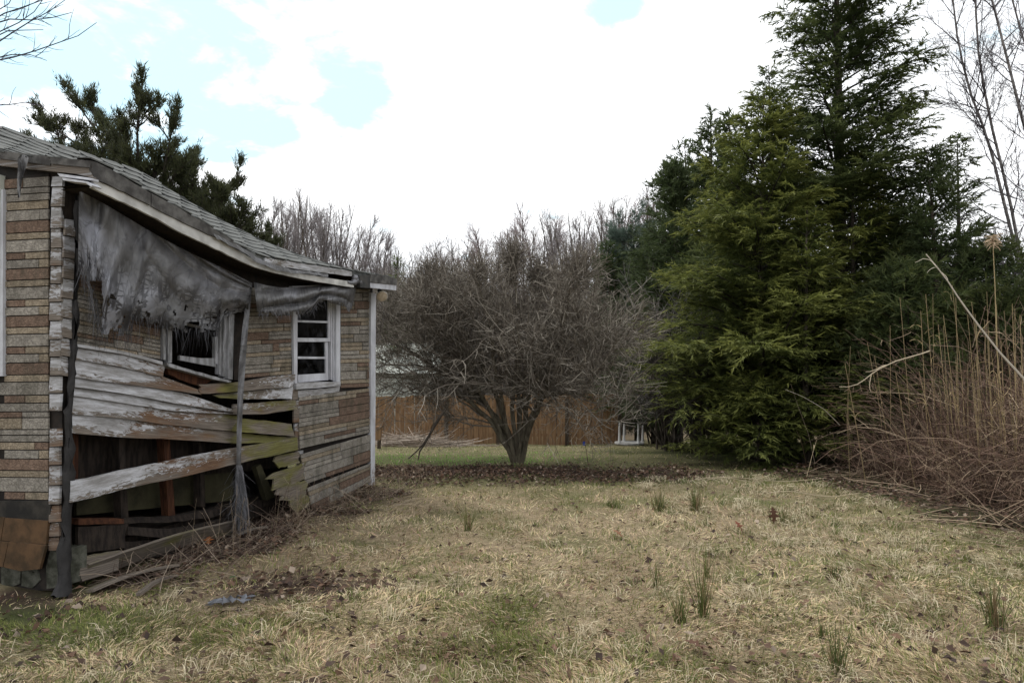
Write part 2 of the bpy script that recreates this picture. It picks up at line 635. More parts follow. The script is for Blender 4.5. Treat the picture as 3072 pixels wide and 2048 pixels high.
gx = np.unique(np.concatenate([np.sinh(np.linspace(-4.6, 4.6, 120)) * 3.2, np.linspace(-7, 8, 90)]))
gy = np.unique(np.concatenate([np.linspace(2.5, 17, 110), np.linspace(17, 46, 40), np.linspace(46, 420, 40), -np.geomspace(1, 90, 20) + 3]))
XX, YY = np.meshgrid(gx, gy)
x, y = XX.ravel(), YY.ravel()
V = np.stack([x, y, gz(x, y)], 1)
ny, nx = XX.shape
idx = np.arange(nx * ny).reshape(ny, nx)
F = np.stack([idx[:-1, :-1], idx[:-1, 1:], idx[1:, 1:], idx[1:, :-1]], -1).reshape(-1, 4)
gcol = np.stack([litter(x, y), greenness(x, y) * .7 * (y < 26), np.zeros_like(x)], 1)
g = obj('ground', V, F, M['ground'], origin=(0, 0, 0), smooth=True, attrs={'Col': gcol})
tag(g, 'grassy yard of bleached winter grass sloping gently away', kind='structure')


# ------------------------------------------------------------------ strips, tubes, trees (array generators)
def resample(pts, n):
    pts = np.asarray(pts, float)
    s = np.concatenate([[0], np.cumsum(np.hypot(*np.diff(pts[:, :2], axis=0).T))])
    t = np.linspace(0, s[-1], n)
    return np.stack([np.interp(t, s, pts[:, k]) for k in range(pts.shape[1])], 1)


def strip(name, top, bot, off, thick, m, parent, lap=.02, n=14, plane=None, wear=None, rag=0.0, ragends=0.0, rng=RNG):
    """a board between two traced edges on the long wall; off may be a list along the board"""
    pl = plane or onB
    T, B = resample(top, n), resample(bot, n)
    if rag:
        T[:, 1] += rng.normal(0, rag, n)
        B[:, 1] += rng.normal(0, rag, n)
    offs = np.interp(np.linspace(0, 1, n), np.linspace(0, 1, len(off)), off) if hasattr(off, '__len__') else np.full(n, off)
    nv = 4
    rows = []
    for k in range(nv):
        f = k / (nv - 1)
        Q = T * (1 - f) + B * f
        if ragends:
            d0 = (T[1] - T[0]) / max(np.hypot(*(T[1] - T[0])), 1e-6)
            Q = Q.copy()
            Q[-1] += d0 * rng.normal(0, ragends)
            Q[0] += d0 * rng.normal(0, ragends)
        rows.append(np.array([pl(q[0], q[1], o + lap * f) for q, o in zip(Q, offs)]))
    fr_ = np.array(rows)                                  # nv,n,3
    nrm = N if pl is onB else -D
    bk = fr_ - nrm * thick
    V_ = np.concatenate([fr_.reshape(-1, 3), bk.reshape(-1, 3)])
    ii = np.arange(nv * n).reshape(nv, n)
    jj = ii + nv * n
    q = lambda a, b, c, d: np.stack([a, b, c, d], -1).reshape(-1, 4)
    Fs = [q(ii[1:, :-1], ii[1:, 1:], ii[:-1, 1:], ii[:-1, :-1]), q(jj[:-1, :-1], jj[:-1, 1:], jj[1:, 1:], jj[1:, :-1]),
          q(ii[0, :-1], ii[0, 1:], jj[0, 1:], jj[0, :-1]), q(jj[-1, :-1], jj[-1, 1:], ii[-1, 1:], ii[-1, :-1]),
          q(ii[:-1, 0], jj[:-1, 0], jj[1:, 0], ii[1:, 0])[:, ::-1], q(ii[:-1, -1], ii[1:, -1], jj[1:, -1], jj[:-1, -1])[:, ::-1]]
    L = np.concatenate([[0], np.cumsum(np.linalg.norm(np.diff(fr_[0], axis=0), axis=1))])
    wd = np.linalg.norm(fr_[-1, 0] - fr_[0, 0])
    U = np.stack([np.tile(L, nv), np.repeat(np.linspace(0, wd, nv), n)], 1)
    kw = {'uv': np.concatenate([U, U])}
    if wear is not None:
        wv = np.asarray(wear, float)
        if wv.ndim == 1:
            wv = wv[None]
        wt = np.stack([np.interp(np.linspace(0, 1, n), np.linspace(0, 1, len(wv)), wv[:, k]) for k in range(3)], 1)
        wt = np.tile(wt, (nv, 1))
        kw['attrs'] = {'wear': np.concatenate([wt, wt])}
    return obj(name, V_, np.concatenate(Fs), m, parent, **kw)


def norm(v):
    return v / np.maximum(np.linalg.norm(v, axis=-1, keepdims=True), 1e-9)


def grow(rng, P, Dr, Ln, nseg, curl=.15, up=0.0, droop_tip=0.0):
    P = np.array(P, float)
    d = norm(np.array(Dr, float))
    n = len(P)
    out_ = np.empty((n, nseg + 1, 3))
    out_[:, 0] = P
    st_ = (np.asarray(Ln) / nseg)[:, None]
    for k in range(nseg):
        d = d + rng.normal(0, curl, (n, 3))
        d[:, 2] += up - droop_tip * (k / nseg)
        d = norm(d)
        out_[:, k + 1] = out_[:, k] + d * st_
    return out_


def spawn(rng, paths, nper, t0=.25, t1=1.0, ang=(25, 60), flat=None):
    """children along paths: start points, directions, parameter, parent index"""
    n, k, _ = paths.shape
    cnt = nper if hasattr(nper, '__len__') else np.full(n, nper)
    ip = np.repeat(np.arange(n), cnt)
    m_ = len(ip)
    t = rng.uniform(t0, t1, m_)
    s = np.clip(t * (k - 1), 0, k - 1.001)
    i = s.astype(int)
    f = (s - i)[:, None]
    A, B = paths[ip, i], paths[ip, i + 1]
    P = A * (1 - f) + B * f
    tg = norm(B - A)
    r = rng.normal(0, 1, (m_, 3))
    if flat is not None:
        hz = np.cross(tg, np.array([0, 0, 1.0]))
        r = hz * rng.choice([-1, 1], (m_, 1)) + rng.normal(0, flat, (m_, 3))
    pr = norm(r - (r * tg).sum(1, keepdims=True) * tg)
    a_ = np.radians(rng.uniform(ang[0], ang[1], m_))[:, None]
    return P, tg * np.cos(a_) + pr * np.sin(a_), t, ip


def tubes(paths, radii, sides, rng, close=False):
    n, k, _ = paths.shape
    tg = norm(np.gradient(paths, axis=1))
    r = rng.normal(0, 1, (n, 1, 3))
    u = norm(r - (r * tg).sum(-1, keepdims=True) * tg)
    v = np.cross(tg, u)
    if sides == 2:
        ring = np.stack([paths + u * radii[..., None], paths - u * radii[..., None]], 2)
    else:
        an = np.arange(sides) / sides * 2 * np.pi
        ring = paths[:, :, None] + radii[:, :, None, None] * (np.cos(an)[None, None, :, None] * u[:, :, None] + np.sin(an)[None, None, :, None] * v[:, :, None])
    V_ = ring.reshape(-1, 3)
    base = (np.arange(n)[:, None, None] * k + np.arange(k - 1)[None, :, None]) * sides
    if sides == 2:
        a = base[..., 0]
        F_ = np.stack([a, a + 1, a + 3, a + 2], -1).reshape(-1, 4)
    else:
        j = np.arange(sides)
        j2 = (j + 1) % sides
        F_ = np.stack([base + j, base + j2, base + j2 + sides, base + j + sides], -1).reshape(-1, 4)
    return V_, F_


def taper(n, k, r0, r1):
    r0 = np.broadcast_to(np.asarray(r0, float), (n,))
    r1 = np.broadcast_to(np.asarray(r1, float), (n,))
    f = np.linspace(0, 1, k)[None]
    return r0[:, None] * (1 - f) + r1[:, None] * f


def percol(cols, per):
    return np.repeat(cols, per, 0)


def lerpcol(a, b, t):
    t = np.asarray(t)[:, None]
    return np.asarray(a) * (1 - t) + np.asarray(b) * t


def diamonds(P, d, side, L, Wd):
    L = L[:, None]
    Wd = Wd[:, None]
    V_ = np.stack([P, P + d * L * .45 + side * Wd, P + d * L, P + d * L * .45 - side * Wd], 1).reshape(-1, 3)
    return V_, np.arange(len(V_)).reshape(-1, 4)


def spikes(P, d, side, L, Wd):
    V_ = np.stack([P - side * Wd[:, None], P + side * Wd[:, None], P + d * L[:, None]], 1).reshape(-1, 3)
    return V_, np.arange(len(V_)).reshape(-1, 3)


class Bag:
    """collects arrays for one mesh with per-vertex colour"""
    def __init__(self):
        self.V, self.F, self.T, self.C, self.n = [], [], [], [], 0

    def add(self, V_, F_, C_):
        C_ = np.asarray(C_, float)
        if C_.ndim == 1:
            C_ = np.tile(C_, (len(V_), 1))
        self.V.append(V_)
        F_ = np.asarray(F_)
        (self.F if F_.shape[1] == 4 else self.T).append(F_ + self.n)
        self.C.append(C_)
        self.n += len(V_)

    def obj(self, name, m, parent=None, **kw):
        return obj(name, np.concatenate(self.V), np.concatenate(self.F) if self.F else None, m, parent, attrs={'Col': np.concatenate(self.C)}, Fb=np.concatenate(self.T) if self.T else None, **kw)


# ================================================================== THE HOUSE
house = thing('abandoned_house', 'collapsing small house with peeling clapboards, faux stone siding and sagging shingle roof', 'house', C0)


def zeave(fx, fy):
    return onB(fx, fy, .3)


SLAB_F = np.array([(0, 3, 2, 1), (4, 5, 6, 7), (0, 1, 5, 4), (1, 2, 6, 5), (2, 3, 7, 6), (3, 0, 4, 7)])


def quadslab(name, quad, off, thick, m, parent, plane=None, chamfer=0.0, **kw):
    """quad of four pixels TL TR BR BL; chamfered slab on the wall"""
    pl = plane or onB
    nrm = N if pl is onB else -D
    offs = off if hasattr(off, '__len__') else [off] * 4
    Pf = np.array([pl(q[0], q[1], o) for q, o in zip(quad, offs)])
    bk = Pf - nrm * thick
    if chamfer:
        c = Pf.mean(0)
        d_ = Pf - c
        ln = np.linalg.norm(d_, axis=1, keepdims=True)
        mid = Pf - nrm * chamfer
        inn = Pf - d_ / ln * chamfer * 1.2
        V_ = np.concatenate([bk, mid, inn])
        F_ = [(0, 1, 2, 3), (8, 11, 10, 9)]
        for a_, b_ in ((0, 1), (1, 2), (2, 3), (3, 0)):
            F_ += [(a_, a_ + 4, b_ + 4, b_), (a_ + 4, a_ + 8, b_ + 8, b_ + 4)]
        return obj(name, V_, np.array(F_), m, parent, **kw)
    V_ = np.concatenate([bk, Pf])
    F_ = np.array([(0, 1, 2, 3), (7, 6, 5, 4), (0, 4, 5, 1), (1, 5, 6, 2), (2, 6, 7, 3), (3, 7, 4, 0)])
    return obj(name, V_, F_, m, parent, **kw)


def polyslab(name, poly, off, thick, m, parent, plane=None, **kw):
    pl = plane or onB
    nrm = N if pl is onB else -D
    offs = off if hasattr(off, '__len__') else [off] * len(poly)
    Pf = np.array([pl(q[0], q[1], o) for q, o in zip(poly, offs)])
    bk = Pf - nrm * thick
    n = len(Pf)
    me = bpy.data.meshes.new(name)
    o0 = wloc(parent)
    faces = [tuple(range(n))[::-1], tuple(range(n, 2 * n))] + [(i, (i + 1) % n, (i + 1) % n + n, i + n) for i in range(n)]
    me.from_pydata([tuple(v) for v in np.concatenate([Pf, bk]) - o0], [], faces)
    me.materials.append(m)
    if kw.get('wear') is not None:
        a_ = me.attributes.new('wear', 'FLOAT_COLOR', 'POINT')
        a_.data.foreach_set('color', np.tile([*kw['wear'], 1], 2 * n).astype(np.float32))
        ul = me.uv_layers.new(name='UVMap')
        al = np.concatenate([Pf, bk]) @ D
        li = np.empty(len(me.loops), np.int32)
        me.loops.foreach_get('vertex_index', li)
        ul.data.foreach_set('uv', np.stack([al[li], np.concatenate([Pf, bk])[li, 2]], 1).astype(np.float32).ravel())
    o = bpy.data.objects.new(name, me)
    COL.objects.link(o)
    o.parent = parent
    return o


# ---- roof: a ruled surface between the traced eave and the ridge
EAVE_F = np.array([(272, 484), (297, 491), (370, 532), (443, 575), (530, 622), (615, 671), (680, 713), (718, 738), (797, 772), (903, 789),
                   (1030, 808), (1102, 822), (1191, 836)], float)
RIDGE_F = np.array([(0, 379), (96, 414), (191, 440), (300, 475), (385, 502), (435, 525), (500, 567), (538, 602), (596, 648), (642, 682), (687, 714),
                    (740, 744), (793, 766)], float)
E3 = np.array([zeave(*q) for q in EAVE_F])
G3 = np.array([onB(q[0], q[1], -2.0) for q in RIDGE_F])
eu = (E3 - C0) @ D
gu = (G3 - C0) @ D
ULEN = 4.66
RIDGE_U = 4.88


def eave_z(u):
    return np.interp(u, eu, E3[:, 2])


def ridge_z(u):
    return np.interp(u, gu, G3[:, 2])


def roofpt(a_, v, lift=0.0):
    """a_ 0..1 along the house, v 0..1 from the eave to the ridge"""
    ue, ur = a_ * (ULEN + .0) - .02, a_ * RIDGE_U - .02
    zE, zR = eave_z(ue), ridge_z(ur)
    u = ue * (1 - v) + ur * v
    off = .3 * (1 - v) - 2.0 * v
    z = zE * (1 - v) + zR * v - math.sin(v * math.pi) * (.05 * math.sin(a_ * math.pi) + .185 * math.exp(-a_ * 5)) + lift
    return C0 + D * u + N * off + np.array([0, 0, z])


na, nv_ = 40, 10
TOP = np.array([[roofpt(a_, v) for a_ in np.linspace(0, 1, na)] for v in np.linspace(0, 1, nv_)])
BACK = np.array([[C0 + D * (a_ * RIDGE_U - .02) + N * (-2.0 - 2.4 * v) + np.array([0, 0, ridge_z(a_ * RIDGE_U - .02) - .62 * v]) for a_ in np.linspace(0, 1, na)]
                 for v in np.linspace(.15, 1, 5)])
S = np.concatenate([TOP, BACK])
nr = len(S)
V = np.concatenate([S.reshape(-1, 3), (S - np.array([0, 0, .05])).reshape(-1, 3)])
ii = np.arange(nr * na).reshape(nr, na)
jj = ii + nr * na
qq = lambda a_, b_, c_, d_: np.stack([a_, b_, c_, d_], -1).reshape(-1, 4)
F = np.concatenate([qq(ii[:-1, :-1], ii[:-1, 1:], ii[1:, 1:], ii[1:, :-1]), qq(jj[1:, :-1], jj[1:, 1:], jj[:-1, 1:], jj[:-1, :-1]),
                    qq(ii[0, 1:], ii[0, :-1], jj[0, :-1], jj[0, 1:]), qq(ii[-1, :-1], ii[-1, 1:], jj[-1, 1:], jj[-1, :-1]),
                    qq(ii[:-1, 0], ii[1:, 0], jj[1:, 0], jj[:-1, 0]), qq(ii[1:, -1], ii[:-1, -1], jj[:-1, -1], jj[1:, -1])])
roof = obj('roof', V, F, M['shingle'], house)

ncourse, nalong = 16, 18
sw, sh = ULEN / nalong, 2.45 / ncourse
sx = sw * .475
SV = np.array([(-sx, -sh * .62, 0), (sx * .62, -sh * .62, 0), (sx, -sh * .2, 0), (sx, sh * .6, 0), (-sx * .62, sh * .6, 0), (-sx, sh * .2, 0)])
SV = np.concatenate([SV, SV + np.array([0, 0, .007])])
SV[6:, 2] += np.where(SV[6:, 1] < 0, .003, -.004)
SF4 = [(6, 7, 8, 11), (11, 8, 9, 10)] + [(i, (i + 1) % 6, (i + 1) % 6 + 6, i + 6) for i in range(6)]
sh_me = mesh('shingle', SV, np.array(SF4), M['shingle'])
hl = Vector(wloc(roof))
for c in range(ncourse):
    for k in range(nalong):
        a_ = (k + (.5 if c % 2 else .0) + .25) / nalong
        v = (c + .5) / ncourse
        if a_ > .99:
            continue
        p0 = roofpt(a_, v)
        ex = norm(roofpt(min(a_ + .02, 1), v) - roofpt(a_ - .02, v))
        ey = roofpt(a_, min(v + .03, 1)) - roofpt(a_, v - .03)
        ey = norm(ey - ex * np.dot(ex, ey))
        ez = np.cross(ex, ey)
        jit = RNG.normal(0, 1, 3)
        ez2 = norm(ez + ex * jit[0] * .012 + ey * (jit[1] * .012))
        ex = norm(ex - ez2 * np.dot(ex, ez2))
        ey = np.cross(ez2, ex)
        p = p0 + ez2 * (.006 + .003 * abs(jit[2]))
        o = bpy.data.objects.new('shingle', sh_me)
        COL.objects.link(o)
        o.parent = roof
        mw_ = Matrix(((ex[0], ey[0], ez2[0], p[0] - hl[0]), (ex[1], ey[1], ez2[1], p[1] - hl[1]), (ex[2], ey[2], ez2[2], p[2] - hl[2]), (0, 0, 0, 1)))
        o.matrix_local = mw_

# ---- eave edge: grey asphalt roll folded over the edge, fascia, soffit
BAND_BOT = [(284, 533), (370, 575), (450, 615), (557, 671), (672, 724), (722, 746)]
strip('roof_edge_roll', [(q[0], q[1] - 2) for q in EAVE_F[:4]] + [(452, 580)], [(282, 533), (370, 575), (452, 616)], .33, .03, M['roll'], house, lap=0, n=12, plane=onB, rag=.8)
strip('roof_edge_roll', [(455, 580), (530, 620), (615, 669), (680, 711), (724, 740)], [(455, 618), (557, 671), (672, 724), (724, 748)], .325, .03, M['roll'], house, lap=0, n=12, rag=.8)
FT = [(284, 533), (370, 575), (450, 615), (557, 671), (672, 724), (722, 757), (786, 792), (835, 812), (919, 823), (985, 834), (1060, 846)]
FB = [(276, 563), (360, 602), (443, 641), (538, 695), (626, 736), (703, 774), (760, 800), (830, 821), (941, 843), (996, 852), (1062, 862)]
strip('fascia_board', FT, FB, .31, .025, M['fascia'], house, lap=0, n=40, rag=.7)
strip('roof_edge_board', [(795, 773), (903, 790), (1030, 809), (1056, 814)], [(795, 796), (864, 803), (985, 820), (1056, 830)], .315, .03, M['board'], house, lap=0, n=12, rag=.7,
      wear=[(.5, .1, .35), (.75, .1, .1), (.7, .2, .1)])
# grey scrap of tarp lying over the eave
strip('eave_tarp_scrap', [(640, 700), (700, 731), (760, 764), (800, 788), (870, 806), (985, 822)], [(652, 716), (720, 752), (786, 793), (835, 813), (919, 823), (985, 832)], .345, .004,
      M['tarp'], house, lap=.01, n=26, rag=1.5, wear=(.15, 0, 0))
quadslab('gutter_box', [(1078, 826), (1110, 824), (1110, 864), (1081, 862)], .33, .06, M['metal'], house)
quadslab('roof_edge_roll', [(1111, 823), (1191, 836), (1190, 854), (1111, 846)], .335, .03, M['roll'], house)
quadslab('fascia_board', [(1111, 848), (1189, 856), (1189, 871), (1111, 863)], .32, .025, M['white_trim'], house)
# soffit from fascia foot to the wall
st = resample(FB, 24)
a3 = np.array([onB(q[0], q[1] - 4, .29) for q in st])
b3 = a3 - N * .30
V = np.concatenate([a3, b3, a3 + [0, 0, .02], b3 + [0, 0, .02]])
i = np.arange(23)
F = np.concatenate([qq(i, i + 1, i + 25, i + 24), qq(i + 48, i + 72, i + 73, i + 49)])
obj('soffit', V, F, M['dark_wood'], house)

# gable side (wall A): rake edge, boards
rag_ = [[(70, 464), (87, 470), (82, 492), (72, 520), (66, 545), (60, 592)], [(66, 464), (52, 474), (54, 500), (52, 530), (51, 560), (54, 594)]]
ra_, rb_ = resample(rag_[0], 14), resample(rag_[1], 14)
rg_ = np.array([[onA(*(ra_[k] * (1 - f) + rb_[k] * f), .13 + .03 * math.sin(f * 5 + k * .6)) for f in np.linspace(0, 1, 5)] for k in range(14)])
ii = np.arange(70).reshape(14, 5)
o = obj('tarp_rag', rg_.reshape(-1, 3), np.stack([ii[1:, :-1], ii[:-1, :-1], ii[:-1, 1:], ii[1:, 1:]], -1).reshape(-1, 4), M['tarp'], None, smooth=True,
        uv=np.stack([np.tile(np.linspace(0, .1, 5), 14), np.repeat(np.linspace(0, .4, 14), 5)], 1), attrs={'wear': np.tile((.5, 0, 0), (70, 1))})
tag(o, 'narrow grey rag of tarp hanging from the gable edge at the left', 'tarp rag')
quadslab('roof_edge_roll', [(-60, 446), (150, 469), (150, 496), (-60, 468)], .07, .05, M['roll'], house, onA)
quadslab('roof_edge_roll', [(151, 470), (274, 483), (270, 503), (151, 491)], .075, .05, M['roll'], house, onA)
polyslab('rake_board', [(-60, 468), (84, 484), (268, 503), (279, 534), (224, 521), (80, 506), (-60, 490)], .06, .03, M['board'], house, onA, wear=(.78, .3, .05))
quadslab('rake_moulding', [(172, 520), (278, 535), (277, 541), (180, 530)], .10, .05, M['white_trim'], house, onA)
quadslab('soffit_return', [(187, 533), (257, 544), (258, 549), (189, 541)], .12, .10, M['white_trim'], house, onA)
quadslab('soffit_return', [(259, 544), (276, 556), (273, 560), (257, 549)], .12, .08, M['white_trim'], house, onA)

# ---- shell: inner walls, floor and the sheathing behind the siding
EV = lambda fx: float(np.interp(fx, [q[0] for q in FB], [q[1] for q in FB])) - 34


def wallpt(u, off, z):
    return C0 + D * u + N * off + np.array([0, 0, z])


def wallbox(name, u0, u1, o0, o1, z0, z1, m):
    c = wallpt((u0 + u1) / 2, (o0 + o1) / 2, (z0 + z1) / 2)
    return obj(name, *box(c, D * (u1 - u0) / 2, N * (o1 - o0) / 2, np.array([0, 0, (z1 - z0) / 2])), m, house)


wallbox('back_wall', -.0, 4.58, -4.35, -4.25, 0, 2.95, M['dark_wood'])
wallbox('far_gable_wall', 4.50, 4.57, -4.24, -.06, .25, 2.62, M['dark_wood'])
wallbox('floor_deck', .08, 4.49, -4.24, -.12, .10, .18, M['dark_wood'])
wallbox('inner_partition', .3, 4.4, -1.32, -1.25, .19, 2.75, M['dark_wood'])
# gable wall sheathing (wall A)
polyslab('gable_sheathing', [(-60, 480), (186, 520), (186, 1770), (-60, 1770)], -.012, .05, M['tar'], house, onA)
wallbox('gable_wall', -.06, .0, -4.24, -.62, .1, 3.05, M['pale_wall'])


def sheath(poly):
    return polyslab('sheathing', poly, -.02, .05, M['tar'], house)


sheath([(192, 520), (489, EV(489)), (489, 1088), (300, 1080), (192, 1060)])
sheath([(489, EV(489)), (702, EV(702)), (702, 958), (489, 958)])
sheath([(702, EV(702)), (884, EV(884)), (884, 1140), (702, 1140)])
sheath([(884, EV(884)), (1020, EV(1020)), (1020, 884), (884, 884)])
sheath([(1020, EV(1020)), (1118, EV(1060)), (1118, 1168), (1020, 1168)])
sheath([(896, 1168), (1118, 1168), (1114, 1440), (1010, 1490), (936, 1520), (899, 1349)])

# ---- faux stone blocks
BR = {'g': M['grey_brick'], 'b': M['brown_brick'], 't': M['tan_brick']}


def panel(name, Ledge, Redge, offL, offR, unit, rng, plane=None, skip=None, gap=1.5, avg=75, cutb=None):
    """coursed blocks between two traced edges; returns nothing, blocks are sub-parts of one siding panel"""
    pl = plane or onB
    Lr, Rr = resample(Ledge, 60), resample(Redge, 60)
    hpx = Lr[-1, 1] - Lr[0, 1]
    nu = max(2, int(round(hpx / unit)))

    def pt(u, v):
        k = np.clip(v, 0, 1) * 59
        l = np.array([np.interp(k, np.arange(60), Lr[:, j]) for j in (0, 1)])
        r = np.array([np.interp(k, np.arange(60), Rr[:, j]) for j in (0, 1)])
        return l * (1 - u) + r * u
    o4 = lambda u, v: (offL[0] * (1 - v) + offL[1] * v) * (1 - u) + (offR[0] * (1 - v) + offR[1] * v) * u
    back = [pt(0, v) for v in np.linspace(0, 1, 6)] + [pt(1, v) for v in np.linspace(1, 0, 6)]
    boff = [o4(0, v) - .008 for v in np.linspace(0, 1, 6)] + [o4(1, v) - .008 for v in np.linspace(1, 0, 6)]
    pn = polyslab('siding_panel', back, boff, .012, M['tar'], house, plane)
    wpx = abs(Rr[0, 0] - Lr[0, 0])
    cells = []
    row = 0
    while row < nu:
        dbl = rng.random() < .52 and row + 2 <= nu
        us = [0.0]
        while us[-1] < 1:
            wd = max(.13, rng.normal(avg, avg * .35) / wpx)
            us.append(us[-1] + wd)
        us[-1] = 1.0
        if len(us) > 2 and us[-1] - us[-2] < .12:
            us.pop(-2)
        last = ''
        for u0, u1 in zip(us[:-1], us[1:]):
            if dbl:
                if rng.random() < .5:
                    c = rng.choice(list('gggb'))
                    if c == last:
                        c = 'g' if c == 'b' else 'b'
                    cells.append((u0, u1, row, row + 2, c))
                    last = c
                else:
                    c1 = rng.choice(list('ggggtb'))
                    c2 = rng.choice(list('gt'))
                    cells.append((u0, u1, row, row + 1, c1))
                    cells.append((u0, u1, row + 1, row + 2, c2))
                    last = 's'
            else:
                c = rng.choice(list('gggttb'))
                if c == last:
                    c = {'g': 't', 't': 'b', 'b': 'g'}[c]
                cells.append((u0, u1, row, row + 1, c))
                last = c
        row += 2 if dbl else 1
    for u0, u1, r0, r1, c in cells:
        v0, v1 = r0 / nu, r1 / nu
        q = [pt(u0, v0), pt(u1, v0), pt(u1, v1), pt(u0, v1)]
        if skip and skip(*np.mean(q, 0)):
            continue
        gx_, gy_ = gap * .7, gap * .62
        q = [q[0] + (gx_, gy_), q[1] + (-gx_, gy_), q[2] + (-gx_, -gy_), q[3] + (gx_, -gy_)]
        jl = rng.normal(0, .0022)
        of = [o4(u0, v0) + .006 + jl, o4(u1, v0) + .006 + jl, o4(u1, v1) + .006 + jl, o4(u0, v1) + .006 + jl]
        quadslab('brick', q, of, .014, BR[c], pn, plane, chamfer=.003)


rg = np.random.default_rng(5)
# right column, beside the good window
panel('p', [(1022, 866), (1022, 1164)], [(1112, 866), (1113, 1160)], (.0, .0), (.0, .0), 12.6, rg, avg=64)
# under the window, three sagging panels
panel('p', [(897, 1190), (897, 1262), (899, 1346)], [(1113, 1163), (1114, 1297)], (.02, .05), (.0, .01), 12.6, rg, avg=104)
panel('p', [(902, 1362), (913, 1438), (917, 1452)], [(1114, 1301), (1114, 1384)], (.07, .09), (.012, .02), 12.6, rg, avg=104)
panel('p', [(921, 1463), (932, 1507), (937, 1538)], [(1114, 1388), (1112, 1444)], (.11, .12), (.025, .03), 12.2, rg, avg=100)
# between the windows
panel('p', [(742, 862), (736, 1000), (730, 1134)], [(876, 862), (876, 1122)], (.0, .02), (.0, .01), 12.2, rg, avg=78)
# behind the tarp
panel('p', [(228, 780), (226, 1034)], [(482, 850), (483, 1078)], (.0, .0), (.0, .01), 13.0, rg, avg=90)
# wall A, the repeating pattern traced
pnA = polyslab('siding_panel', [(9, 530), (146, 522), (146, 1505), (-60, 1498), (-60, 532)], .004, .012, M['tar'], house, onA)
y = 520.0
seqA = [('G', 33), ('b', 1), ('T', 17), ('T', 19), ('G', 26), ('T', 26)]
rows = [(31, 'xg'), (19, 'G'), (22, 'G'), (26, 'T'), (33, 'GB'), (36, 'B'), (21, 'T'), (38, 'G'), (22, 'bt'), (27, 'Gg'), (35, 'B'), (21, 'T'), (38, 'G'), (22, 'bt'), (27, 'Gg'), (35, 'B'), (21, 'T'),
        (38, 'G'), (22, 'bt'), (27, 'Gg'), (36, 'B'), (22, 'T'), (40, 'G'), (24, 'bt'), (26, 'G'), (18, 'bG'), (36, 'tG'), (17, 'G'), (21, 'G'), (24, 'Tb'), (27, 'Gg'), (35, 'B'), (21, 'T'), (44, 'G'), (24, 'bt')]
tot = sum(r[0] for r in rows)
scale = (1500 - 528) / tot
yy = 528.0
for h_, code in rows:
    h_ *= scale
    y0, y1 = yy, yy + h_
    yy = y1
    spl = {'bt': [(0, .47, 'b'), (.47, 1, 't')], 'Gg': [(0, .78, 'g'), (.78, 1, 't')], 'GB': [(0, .8, 'g'), (.8, 1, 'g')], 'xg': [(0, .42, 'b'), (.42, 1, 'g')], 'bG': [(0, .4, 'b'), (.4, 1, 'g')],
           'tG': [(0, .4, 't'), (.4, 1, 'g')], 'Tb': [(0, .68, 't'), (.68, 1, 'b')]}.get(code, [(0, 1, code.lower())])
    for a0, a1, c in spl:
        xl, xr = 11 + a0 * 134, 11 + a1 * 134
        if code not in ('bt', 'Gg', 'xg') and a0 == 0 and y0 > 1130:
            xl = -40
        sl = lambda yv, xv: yv + (145 - xv) * .00016 * (1300 - yv) * .55
        q = [(xl + 1.2, sl(y0, xl) + 1.6), (xr - 1.2, sl(y0, xr) + 1.6), (xr - 1.2, sl(y1, xr) - 1.6), (xl + 1.2, sl(y1, xl) - 1.6)]
        quadslab('brick', q, .014 + rg.normal(0, .0015), .014, BR[c], pnA, onA, chamfer=.003)
# window trim at the left edge of the picture
quadslab('window_trim', [(-40, 572), (9, 568), (8, 1128), (-40, 1128)], .035, .04, M['white_trim'], house, onA)
# foot of wall A: asphalt skirt pieces
quadslab('skirt_shingle', [(-40, 1502), (152, 1502), (150, 1563), (-40, 1552)], .03, .02, M['tile_dark'], house, onA)
quadslab('skirt_shingle', [(14, 1553), (143, 1562), (138, 1632), (4, 1620)], .045, .02, M['tile_rust'], house, onA)
quadslab('skirt_shingle', [(-40, 1548), (12, 1552), (2, 1620), (-40, 1616)], .045, .02, M['tile_rust'], house, onA)
polyslab('skirt_shingle', [(26, 1624), (137, 1636), (118, 1706), (60, 1712), (10, 1700)], .07, .02, M['tile_rust'], house, onA)
polyslab('skirt_shingle', [(-40, 1620), (24, 1626), (8, 1700), (-40, 1690)], .07, .02, M['tile_rust'], house, onA)
M['stone'] = m_simple('mossy_stone', (.035, .036, .026), (.11, .11, .09), 9, .95, .8, 40, .01, .15)
for q in ([(-60, 1690), (-5, 1694), (-2, 1760), (-60, 1760)], [(2, 1700), (62, 1708), (58, 1750), (30, 1762), (4, 1756)], [(66, 1712), (112, 1706), (122, 1738), (96, 1764), (64, 1756)], [(150, 1650), (186, 1655), (184, 1760), (140, 1765), (138, 1700)]):
    polyslab('foundation_stone', q, -.02 + RNG.uniform(0, .05), .2, M['stone'], house, onA)

